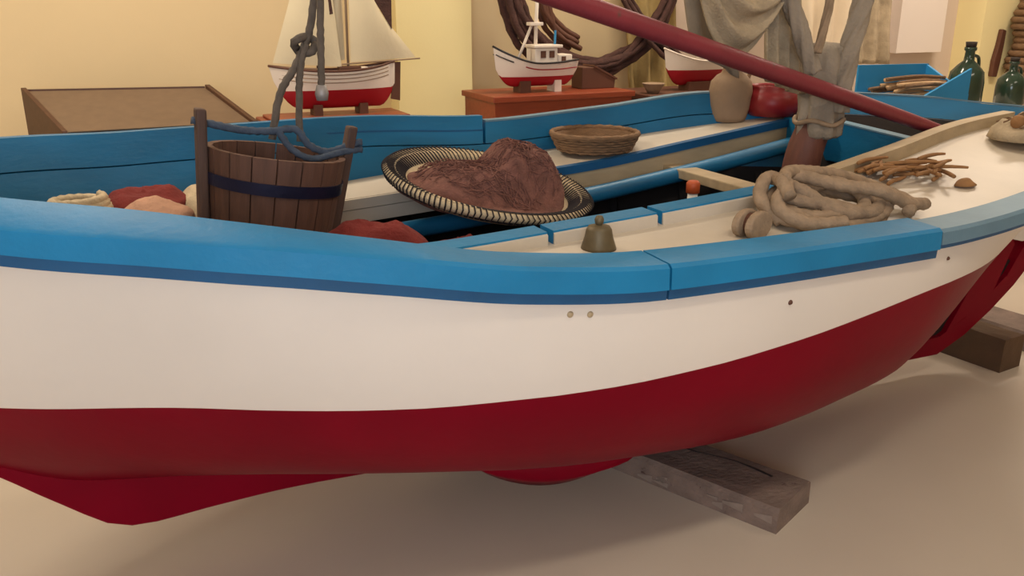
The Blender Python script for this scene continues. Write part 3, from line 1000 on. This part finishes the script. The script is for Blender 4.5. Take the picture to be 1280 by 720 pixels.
# ------------------------------------------------------------------ draped nets and sail on the mast
def drape(name, label, cat, L, R, sag0, sag1, rows, m, p0, width=.12, folds=5, seed=1):
    """swag hung from two points: nested catenaries from shallow to deep"""
    s0, _, z0 = L
    t = thing(name, label, cat, s0, p0, z0)
    v, f = [], []
    n = 28
    th = .012
    for side in (0, 1):
        for i in range(rows + 1):
            u = i / rows
            for j in range(n + 1):
                w = j / n
                sag = (sag0 + (sag1 - sag0) * u) * (1 - (2 * w - 1) ** 2) ** .8
                x = (R[0] - L[0]) * w + .02 * sin(u * 9 + seed) * (1 - abs(2 * w - 1))
                z = (R[2] - L[2]) * w - sag + .02 * noise.noise((w * 4, u * 5, seed))
                y = -width * (.5 - abs(u - .5)) + .022 * sin(u * folds * 2 * pi + 2 * w + seed) + side * th
                v.append((x, y, z))
    N = (rows + 1) * (n + 1)
    for side in (0, 1):
        for i in range(rows):
            for j in range(n):
                q = side * N + i * (n + 1) + j
                f.append((q, q + 1, q + n + 2, q + n + 1))
    for j in range(n):
        for i in (0, rows):
            q = i * (n + 1) + j
            f.append((q, q + 1, N + q + 1, N + q))
    mesh_obj('net_swag', v, f, m, t, smooth=True)
    return t


def fall(name, label, cat, topl, topr, botl, botr, m, p0, folds=4, amp=.02, seed=1, th=.012, partname='cloth_fall'):
    """hanging cloth between a top edge and a bottom edge (all (s,p,z))"""
    s0, _, z0 = botl
    t = thing(name, label, cat, s0, p0, z0)
    v, f = [], []
    n, rows = 36, 24
    for side in (0, 1):
        for i in range(rows + 1):
            u = i / rows
            a = Vector((topl[0], -topl[1], topl[2])).lerp(Vector((botl[0], -botl[1], botl[2])), u)
            b = Vector((topr[0], -topr[1], topr[2])).lerp(Vector((botr[0], -botr[1], botr[2])), u)
            for j in range(n + 1):
                w = j / n
                q = a.lerp(b, w) - Vector((s0, -p0, z0))
                q.y += amp * sin(folds * 2 * pi * w + seed + 1.2 * u) + amp * .6 * noise.noise((w * 5, u * 3, seed)) + side * th
                q.x += .008 * noise.noise((u * 4, w * 2, seed + 3))
                v.append(q)
    N = (rows + 1) * (n + 1)
    for side in (0, 1):
        for i in range(rows):
            for j in range(n):
                q = side * N + i * (n + 1) + j
                f.append((q, q + 1, q + n + 2, q + n + 1))
    for j in range(n):
        for i in (0, rows):
            q = i * (n + 1) + j
            f.append((q, q + 1, N + q + 1, N + q))
    for i in range(rows):
        for j in (0, n):
            q = i * (n + 1) + j
            f.append((q, q + n + 1, N + q + n + 1, N + q))
    mesh_obj(partname, v, f, m, t, smooth=True)
    return t


drape('draped_net', 'beige net hanging in a deep swag beside the mast', 'net', at(872, -90, -.02), at(1000, -90, -.02), .04, .395, 26, M_NETG, -.02, .14, 4, 2)
fall('net_fold', 'narrow beige net fold hanging straight beside the mast', 'net', at(955, -190, -.06), at(1002, -190, -.06), at(957, 100, -.06), at(996, 118, -.06), M_NETG, -.06, 3, .016, 4)
fall('hanging_sail', 'pale grey sail hanging behind the red pole', 'sail', at(832, -170, -.30), at(905, -170, -.30), at(868, 62, -.30), at(925, 98, -.30), M_NETGR, -.30, 2, .016, 8)

mw = thing('mast_wrapping', 'grey canvas gathered and tied round the mast foot', 'canvas', 1.262, -.075, 1.03)
v, f = [], []
K = 40
prof = [(.062, .0), (.076, .012), (.078, .06), (.074, .12), (.076, .17), (.084, .22), (.088, .25), (.084, .285), (.070, .315), (.040, .332), (.0, .336)]
mb = MB()
n = len(prof)
for i, (r, z) in enumerate(prof):
    for j in range(K):
        a = 2 * pi * j / K
        rr = r * (1 + .10 * sin(7 * a + 1.2 * z / .1) + .05 * sin(13 * a) + .12 * noise.noise((cos(a) * 2, sin(a) * 2, z * 9)))
        v.append((rr * cos(a) + .004, rr * sin(a), z))
for i in range(n - 1):
    for j in range(K):
        f.append((i * K + j, i * K + (j + 1) % K, (i + 1) * K + (j + 1) % K, (i + 1) * K + j))
f.append(tuple(range(K)))
wo = mesh_obj('canvas_gather', v, f, M_NETGR, mw, smooth=True)
for z in (.06, .17):
    MB().tube([((.083 + z * .03) * cos(2 * pi * i / 24) + .004, (.083 + z * .03) * sin(2 * pi * i / 24), z + .008 * sin(i)) for i in range(25)], .009, 7, cap=False).build('lashing', M_ROPE, mw, smooth=True)
# strands of canvas rising from the tie
for (pix, r, m, nm, lab, pp) in (
        ([(1016, 90), (1004, 50), (988, 0), (978, -50), (968, -160)], .026, M_NETGR, 'canvas_strand', 'thick grey canvas roll rising forward from the mast tie', .03),
        ([(1048, 140), (1056, 90), (1068, 40), (1082, -10), (1100, -110)], .032, M_NETGR, 'canvas_strand', 'thick grey canvas roll rising aft from the mast tie', .0),
        ([(1021, 66), (1030, 35), (1037, 0), (1042, -60), (1046, -160)], .013, M_ROPE, 'mast_line', 'thin beige line running up between the two canvas rolls', .06)):
    q = [at(x, y, pp) for x, y in pix]
    s0, _, z0 = q[0]
    o = MB().tube(crom([(a - s0, 0, c - z0) for a, _, c in q], 8), r, 20, 9, 5, .22).build(nm, m, None, smooth=True)
    tag(place(o, s0, pp, z0), lab, 'canvas' if 'roll' in lab else 'rope')

# ------------------------------------------------------------------ things behind the boat
def plinth(name, label, s0, s1, p0, p1, zt, m, mt=None, over=.015, tt=.03):
    t = thing(name, label, 'plinth', (s0 + s1) / 2, (p0 + p1) / 2, 0)
    hx, hy = (s1 - s0) / 2, (p1 - p0) / 2
    MB().box(-hx, hx, -hy, hy, .04, zt - tt).build('body', m, t)
    MB().box(-hx + .02, hx - .02, -hy + .02, hy - .02, 0, .04).build('foot', M_BLACK, t)
    MB().box(-hx - over, hx + over, -hy - over, hy + over, zt - tt, zt).build('top_board', mt or m, t, bevel=.004)
    return t


plinth('display_plinth', 'cream plinth under the model sailing ship', -.38, .34, -2.08, -1.64, .93, M_PANEL)
plinth('display_plinth', 'red-brown cabinet under the white fishing trawler model', .70, 1.50, -2.10, -1.70, 1.05, M_MAHOG)
plinth('display_plinth', 'dark brown plinth under the red and white boat model', 1.62, 2.30, -2.10, -1.70, 1.02, M_BROWN)
plinth('display_plinth', 'pale plinth under the blue crate and green demijohns', 2.74, 3.62, -1.36, -.98, .93, M_PANEL)

# ship 1 : base board
sb = thing('wooden_pedestal', 'long red-brown varnished base board of the model sailing ship', 'pedestal', -.06, -1.86, .93)
MB().box(-.36, .345, -.19, .17, 0, .045).build('board', M_MAHOG, sb, bevel=.008)
MB().box(-.33, .315, -.16, .14, .045, .058).build('step', M_MAHOG, sb, bevel=.004)


def ship_hull(t, L, B, D, zk, sheer_b, sheer_s, wlz, mw, mr, stern_w=.0, rows=10, z_off=0.0):
    """hull along local x, bow at -x; white above wlz, red below; returns deck height function"""
    n = 30
    zt = lambda u: zk + D + sheer_b * max(0, (.5 - u) * 2) ** 2 + sheer_s * max(0, (u - .5) * 2) ** 2
    zbot = lambda u: zk + (D * .75) * (max(0, .22 - u) / .22) ** 2.2 + (D * .55) * (max(0, u - .86) / .14) ** 2

    def hw(u):
        a = min(1, u / .42)
        b = min(1, (1 - u) / .40)
        return B / 2 * max(.02, (1 - (1 - a) ** 2.1)) * max(stern_w, 1 - (1 - b) ** 2.4)
    out = {}
    for part, lo, hi, m in (('hull_topsides', lambda u: max(zbot(u) + .0005, wlz), zt, mw), ('hull_bottom', zbot, lambda u: max(zbot(u) + .0005, wlz), mr)):
        v, f = [], []
        for sd in (1, -1):
            b0 = len(v)
            for i in range(n + 1):
                u = i / n
                for r in range(rows + 1):
                    z = lo(u) + (hi(u) - lo(u)) * r / rows
                    tt = (z - zbot(u)) / max(1e-5, zt(u) - zbot(u))
                    y = hw(u) * (.06 + .94 * min(1, tt) ** .5)
                    v.append(((u - .5) * L - (.05 * L * tt if u < .2 else 0) * (1 - u / .2) * .6, sd * y, z))
            for i in range(n):
                for r in range(rows):
                    q = b0 + i * (rows + 1) + r
                    f.append((q, q + 1, q + rows + 2, q + rows + 1))
        b1 = (n + 1) * (rows + 1)
        for r in range(rows):   # transom
            q = n * (rows + 1) + r
            f.append((q, q + 1, b1 + q + 1, b1 + q))
        mesh_obj(part, v, f, m, t, smooth=True)
    return zt, hw


def deck_of(t, zt, hw, L, m, drop, name='deck'):
    v, f = [], []
    n = 24
    for i in range(n + 1):
        u = .02 + .97 * i / n
        v += [((u - .5) * L, hw(u) * .97, zt(u) - drop), ((u - .5) * L, -hw(u) * .97, zt(u) - drop)]
    f = [(2 * i, 2 * i + 1, 2 * i + 3, 2 * i + 2) for i in range(n)]
    mesh_obj(name, v, f, m, t)


def cap_of(t, zt, hw, L, m, r=.006, name='cap_rail'):
    for sd in (1, -1):
        pts = []
        for i in range(25):
            u = i / 24
            pts.append(((u - .5) * L - (.03 * L if u < .2 else 0) * (1 - u / .2), sd * hw(u), zt(u)))
        MB().tube(pts, r, 6).build(name, m, t, smooth=True)


def sail(t, name, corners, m, belly=.03, th=.003, n=10):
    """triangular or quad sail with belly; corners in local coords"""
    c = [Vector(q) for q in corners]
    if len(c) == 3:
        c = [c[0], c[1], c[2], c[2]]
    v, f = [], []
    for side in (0, 1):
        for i in range(n + 1):
            for j in range(n + 1):
                u, w = i / n, j / n
                q = c[0].lerp(c[1], u).lerp(c[3].lerp(c[2], u), w)
                q.y -= belly * 4 * u * (1 - u) * sin(pi * w * .9) + side * th
                v.append(q)
    N = (n + 1) ** 2
    for side in (0, 1):
        for i in range(n):
            for j in range(n):
                q = side * N + i * (n + 1) + j
                f.append((q, q + 1, q + n + 2, q + n + 1))
    return mesh_obj(name, v, f, m, t, smooth=True)


S1S, S1P, S1Z = -.06, -1.86, .988
s1 = thing('model_sailing_ship', 'model sailing ship with white and red hull and cream sails', 'model ship', S1S, S1P, S1Z)
zt1, hw1 = ship_hull(s1, .58, .17, .175, .03, .028, .035, .118, M_MWHITE, M_MRED, .25)
deck_of(s1, zt1, hw1, .58, M_WICK, .022)
cap_of(s1, zt1, hw1, .58, M_BROWN, .006)
for k in range(3):
    for sd in (1, -1):
        pts = []
        for i in range(21):
            u = .04 + .90 * i / 20
            z = zt1(u) - .018 - .018 * k
            pts.append(((u - .5) * .58, sd * (hw1(u) * (.06 + .94 * sqrt(max(0, (z - .03) / (zt1(u) - .03)))) + .0015), z))
        MB().tube(pts, .0022, 4).build('plank_line', M_CLAY, s1)
MB().prism([(.27, .06), (.315, .05), (.325, .235), (.295, .235)], -.006, .006).build('rudder', M_BROWN, s1)
MB().box(-.12, -.08, -.05, .05, 0, .05).build('cradle', M_BROWN, s1)
MB().box(.10, .14, -.05, .05, 0, .05).build('cradle', M_BROWN, s1)
MB().box(.02, .12, -.035, .035, .185, .222).build('cabin', M_BROWN, s1, bevel=.004)
MB().box(.085, .155, -.03, .03, .19, .218).build('hatch', M_MWHITE, s1, bevel=.004)
MB().tube([(-.08, 0, .17), (-.07, 0, .80)], .007, 8).build('mast', M_BROWN, s1, smooth=True)
MB().tube([(.065, 0, .17), (.075, 0, .86)], .006, 8).build('mast', M_CLAY, s1, smooth=True)
MB().tube([(.03, -.02, .232), (.42, -.02, .25)], .004, 6).build('boom', M_CLAY, s1, smooth=True)
MB().tube([(-.29, -.01, .23), (-.06, -.01, .21)], .004, 6).build('boom', M_CLAY, s1, smooth=True)
sail(s1, 'sail', [(-.29, -.012, .245), (.03, -.012, .22), (.0, -.012, .60), (-.10, -.012, .78)], M_SAIL, .03)
sail(s1, 'sail', [(.075, -.012, .24), (.40, -.012, .255), (.20, -.012, .50), (.09, -.012, .82)], M_SAIL, .03)
sail(s1, 'sail', [(-.07, .02, .24), (.055, .02, .25), (.06, .02, .75)], M_SAIL, .02)
MB().prism([(-.06, .45), (.0, .46), (-.01, .56), (-.05, .58)], -.03, -.026).build('pennant', M_NETD, s1)
MB().prism([(.20, .52), (.28, .39), (.285, .60)], -.03, -.026).build('pennant', M_NETD, s1)

# ship 2 : trawler
S2S, S2P, S2Z = 1.005, -1.86, 1.05
s2 = thing('model_trawler', 'white model fishing trawler with red bottom and wheelhouse', 'model ship', S2S, S2P, S2Z)
zt2, hw2 = ship_hull(s2, .46, .17, .12, .03, .085, .012, .082, M_MWHITE, M_MRED, .55)
deck_of(s2, zt2, hw2, .46, M_BROWN, .012)
cap_of(s2, zt2, hw2, .46, M_BLACK, .0055)
for sd in (1, -1):
    pts = []
    for i in range(19):
        u = .30 + .68 * i / 18
        z = zt2(u) - .030 - .012 * (u - .3)
        pts.append(((u - .5) * .46, sd * (hw2(u) * (.06 + .94 * sqrt(max(0, (z - .03) / (zt2(u) - .03)))) + .002), z))
    MB().tube(pts, .003, 4).build('stripe', M_MRED, s2)
    pts = []
    for i in range(5):
        u = .03 + .14 * i / 4
        z = zt2(u) - .03
        pts.append(((u - .5) * .46 - .02 * (1 - i / 4), sd * (hw2(u) * .9 + .004), z))
    MB().tube(pts, .003, 4).build('name_stripe', M_BLACK, s2)
MB().box(-.11, -.05, -.045, .045, 0, .06).build('cradle', M_BROWN, s2)
MB().box(.09, .13, -.045, .045, 0, .06).build('cradle', M_MWHITE, s2)
wh = MB().box(-.03, .10, -.055, .055, .135, .225).build('wheelhouse', M_MWHITE, s2, bevel=.006)
MB().box(-.04, .125, -.065, .065, .225, .24).build('wheelhouse_roof', M_MWHITE, wh, bevel=.004)
for x in (.0, .05):
    MB().box(x, x + .03, -.058, -.054, .175, .21).build('cabin_window', M_BROWN, wh)
dh = MB().box(.105, .19, -.05, .05, .135, .19).build('deckhouse', M_MWHITE, s2, bevel=.006)
MB().box(.125, .15, -.053, -.049, .14, .18).build('cabin_door', M_BROWN, dh)
MB().tube([(-.015, -.02, .14), (-.01, -.02, .36), (.0, -.02, .62)], .010, 8).build('mast', M_MWHITE, s2, smooth=True)
MB().tube([(-.12, -.02, .155), (-.035, -.02, .34)], .008, 8).build('derrick', M_MWHITE, s2, smooth=True)
MB().box(-.055, .02, -.045, .005, .335, .352).build('crosstree', M_MWHITE, s2, bevel=.003)
MB().tube([(.11, .0, .24), (.112, .0, .31)], .006, 6).build('antenna', M_BOXB, s2)

# ship 3 : small boat half hidden by the jug
S3 = at(868, 92, -1.86)
s3 = thing('model_boat', 'small red and white model boat behind the clay jug', 'model ship', S3[0] + .03, -1.86, 1.02)
zt3, hw3 = ship_hull(s3, .46, .17, .135, .03, .07, .03, .115, M_MWHITE, M_MRED, .4)
deck_of(s3, zt3, hw3, .46, M_BROWN, .015)
cap_of(s3, zt3, hw3, .46, M_MWHITE, .005)
MB().box(-.10, .12, -.05, .05, 0, .05).build('cradle', M_BROWN, s3)
MB().box(.0, .11, -.045, .045, .14, .22).build('wheelhouse', M_MWHITE, s3, bevel=.006)

# brown sloping box beside the trawler and a small bowl
xb = at(757, 118, -1.86)
bx_ = thing('slant_box', 'dark brown slant-topped box beside the trawler model', 'box', 1.395, -1.93, 1.05)
MB().prism([(-.105, 0), (.10, 0), (.105, .05), (-.02, .115), (-.105, .115)], -.06, .06).build('body', M_BROWN, bx_, bevel=.004)
MB().prism([(-.035, .118), (.112, .045), (.116, .053), (-.030, .126)], -.065, .065).build('lid', M_BROWN, bx_)
gb = at(807, 112, -1.75)
o = MB().lathe([(0, 0), (.03, 0), (.045, .025), (.06, .05), (.064, .055), (.058, .056), (.04, .03), (0, .012)], 24).build('bowl', M_CLAY, None, smooth=True)
tag(place(o, 1.69, -1.78, 1.02), 'small grey bowl with pale rim beside the red and white model boat', 'bowl')

# display case
dc = thing('display_case', 'brown wooden display case with a sloping top behind the bow', 'case', -1.0, -2.15, 0)


def cl(px, py, p):
    return rel(px, py, p, -1.0, -2.15, 0)


BL, BR, FR, FL = cl(33, 112, -2.45), cl(256, 108, -2.36), cl(316, 153, -1.84), cl(85, 166, -1.95)
dn = lambda q, d: Vector((q.x, q.y, q.z - d))
zz = lambda q, z: Vector((q.x, q.y, z))
mid = (BL + BR + FR + FL) / 4
sh = lambda q, k: Vector((mid.x + (q.x - mid.x) * k, mid.y + (q.y - mid.y) * k, q.z))
MB().hexa([zz(sh(q, .94), .06) for q in (FL, FR, BR, BL)], [zz(sh(q, .94), .86) for q in (FL, FR, BR, BL)]).build('body', M_CASE, dc)
MB().hexa([zz(sh(q, .90), 0) for q in (FL, FR, BR, BL)], [zz(sh(q, .90), .06) for q in (FL, FR, BR, BL)]).build('foot', M_BLACK, dc)
MB().hexa([dn(q, .022) for q in (FL, FR, BR, BL)], [dn(q, .008) for q in (FL, FR, BR, BL)]).build('sloping_top', M_CASETOP, dc)
ex = (BR - BL).normalized() * .024
for (f_, b_, k) in ((FL, BL, -1), (FR, BR, 0)):
    o0, o1 = ex * k, ex * (k + 1)
    MB().hexa([zz(f_ + o0, .86), zz(f_ + o1, .86), zz(b_ + o1, .86), zz(b_ + o0, .86)],
              [dn(f_ + o0, -.008), dn(f_ + o1, -.008), dn(b_ + o1, -.01), dn(b_ + o0, -.01)]).build('side_panel', M_CASE, dc, bevel=.003)
ey = Vector((0, .016, 0))
MB().hexa([zz(BL, .86), zz(BR, .86), zz(BR + ey, .86), zz(BL + ey, .86)], [BL, BR, BR + ey, BL + ey]).build('back_panel', M_CASE, dc)
MB().hexa([dn(FL - ey, .010), dn(FR - ey, .010), dn(FR, .010), dn(FL, .010)], [dn(FL - ey, -.003), dn(FR - ey, -.003), dn(FR, -.004), dn(FL, -.004)]).build('front_rail', M_BLACK, dc)
for (a, b) in ((.12, .30), (.36, .50), (.55, .66), (.70, .97)):
    q0, q1 = FL.lerp(FR, a), FL.lerp(FR, b)
    MB().hexa([zz(q0 - ey * .7, .88), zz(q1 - ey * .7, .88), zz(q1 - ey * .2, .88), zz(q0 - ey * .2, .88)],
              [dn(q0 - ey * .7, .012), dn(q1 - ey * .7, .012), dn(q1 - ey * .2, .012), dn(q0 - ey * .2, .012)]).build('caption_card', M_PAPER, dc)

# garland of dark net on the wall, and lighter one
def garland(name, label, pix, p, r, m, cat='net', k=9, seed=1):
    q = [at(x, y, p) for x, y in pix]
    s0, _, z0 = q[len(q) // 2]
    t = thing(name, label, cat, s0, p, z0)
    random.seed(seed)
    for j in range(k):
        oy, oz, ox = random.uniform(-r, r) * .8, random.uniform(-r, r), random.uniform(-r, r)
        pts = [(a - s0 + ox + random.uniform(-.4, .4) * r, oy, c - z0 + oz + random.uniform(-.4, .4) * r) for a, _, c in q]
        MB().tube(crom(pts, 6), r * .42, 7, 20, 3, .15).build('net_roll', m, t, smooth=True)
    return t


garland('net_garland', 'dark brown net garland looped on the wall behind the trawler', [(618, -110), (632, -40), (642, 10), (660, 45), (692, 72), (735, 84), (775, 76), (808, 50), (832, 12), (846, -40), (852, -110)], -2.45, .05, M_NETD, seed=3)
garland('net_garland', 'second dark net strand crossing behind the red pole', [(756, -110), (770, -40), (790, 10), (820, 50), (850, 80), (872, 98)], -2.38, .036, M_NETD, k=6, seed=8)
garland('net_garland', 'short brown net roll hanging inside the dark garland loop', [(668, -110), (672, -40), (676, 10), (690, 38), (716, 54)], -2.5, .04, M_BROWN, k=6, seed=14)
fall('wall_cloth', 'olive yellow cloth hanging on the wall right of the net garland', 'cloth', at(778, -60, -2.6), at(842, -60, -2.6), at(786, 118, -2.6), at(846, 118, -2.6), mat('olive_cloth', (176, 152, 100), 0.95, 0.12, 8, 0.4, 80), -2.6, 3, .03, 3)
fall('wall_sail', 'tall pale sailcloth hanging on the wall behind the mast', 'sail', at(985, -80, -2.3), at(1075, -80, -2.3), at(990, 90, -2.3), at(1050, 110, -2.3), mat('pale_sailcloth', (226, 208, 180), .95, .06, 5, .2, 60), -2.3, 3, .03, 5)
fall('wall_net', 'greyish net curtain hanging on the wall behind the blue crate', 'net', at(1068, -80, -2.35), at(1118, -80, -2.35), at(1062, 80, -2.35), at(1112, 80, -2.35), M_NETG, -2.35, 3, .03, 6)

# stern side table : blue crate with sticks, green demijohns
cs = at(1137, 120, -1.15)
cr = thing('blue_crate', 'bright blue open crate holding light brown sticks', 'crate', 2.98, -1.18, .931, radians(-8))
cw, cd_, ch = .235, .17, .235
MB().box(-cw, cw, cd_ - .015, cd_, 0, ch).build('back_side', M_BOXB, cr)
MB().box(-cw, cw, -cd_, -cd_ + .015, 0, ch * .30).build('front_side', M_BOXB, cr)
MB().prism([(-cd_, 0), (cd_, 0), (cd_, ch), (-cd_, ch * .3)], -cw, -cw + .015).build('end_side', M_BOXB, cr)
MB().prism([(-cd_, 0), (cd_, 0), (cd_, ch), (-cd_, ch * .4)], cw - .015, cw).build('end_side', M_BOXB, cr)
for o in cr.children[-2:]:
    for v in o.data.vertices:
        v.co = (v.co.y, v.co.x, v.co.z)
    o.data.flip_normals()
MB().box(-cw, cw, -cd_, cd_, 0, .012).build('crate_bottom', M_BOXB, cr)
random.seed(31)
for i in range(22):
    ln = random.uniform(.30, .42)
    o = MB().tube(crom([(-ln / 2, 0, 0), (-ln / 6, random.uniform(-.02, .02), .008), (ln / 6, random.uniform(-.02, .02), .01), (ln / 2, 0, 0)], 3), .010, 6).build('light_stick', M_STICKL if i % 3 else M_WICK, None, smooth=True)
    q = W(3.03, -1.22, 0)
    place(o, 2.98 + random.uniform(-.02, .02), -1.18 + random.uniform(-.12, .12), .962 + .003 * (i % 4) + .0065 * i, radians(-8) + random.gauss(0, .07))
    tag(o, 'light brown stick lying in the bright blue crate', 'stick', 'sticks in the blue crate')


def demijohn(label, px, base_y, p, h, w, zb):
    s, _, _ = at(px, base_y, p)
    t = thing('demijohn', label, 'bottle', s, p, zb, 0, 'green demijohns')
    MB().lathe([(0, 0), (w * .42, 0), (w * .5, h * .06), (w * .5, h * .40), (w * .46, h * .55), (w * .28, h * .66), (w * .15, h * .72), (w * .13, h * .86), (w * .17, h * .88), (w * .17, h * .92), (0, h * .92)], 24).build('bottle_body', M_GLASSG, t, smooth=True)
    MB().lathe([(w * .14, h * .92), (w * .16, h), (0, h)], 12).build('stopper', M_CORK, t, smooth=True)
    MB().tube(crom([(w * .15, 0, h * .80), (w * .38, 0, h * .76), (w * .45, 0, h * .62), (w * .40, 0, h * .56)], 5), w * .05, 7).build('ear_handle', M_GLASSG, t, smooth=True)


demijohn('dark green demijohn with stopper beside the blue crate', 1204, 122, -1.12, .36, .19, .931)
demijohn('dark green demijohn in front of the yellow pillar', 1260, 128, -1.08, .27, .16, .931)
pt = at(1246, 66, -2.48)
o = MB().prism([(-.04, -.18), (.02, -.185), (.035, -.06), (.045, .07), (.045, .17), (.0, .18), (-.015, .06), (-.04, -.06)], -.02, .02).build('wall_paddle', M_BROWN, None, bevel=.008)
tag(place(o, pt[0], -2.478, pt[2]), 'brown curved wooden tool hanging on the yellow pillar', 'tool')
wkt = at(1290, 45, -2.3)
wk = thing('hanging_basket', 'tall brown wicker basket hanging beside the yellow pillar', 'basket', wkt[0] + .05, -2.3, wkt[2] - .28)
mbw = MB()
for k in range(12):
    z = .05 * k
    r = .15 + .02 * sin(k)
    mbw.tube([(r * cos(2 * pi * i / 28), r * sin(2 * pi * i / 28), z) for i in range(29)], .026, 6, cap=False)
mbw.build('weave', M_WICK, wk, smooth=True)
MB().lathe([(0, -.02), (.14, -.02), (.15, .56), (.13, .56), (.12, .0), (0, 0)], 24).build('basket_wall', M_WICK, wk, smooth=True)
MB().tube([(0, .10, .55), (0, .43, .62)], .012, 6).build('hook', M_BLACK, wk)
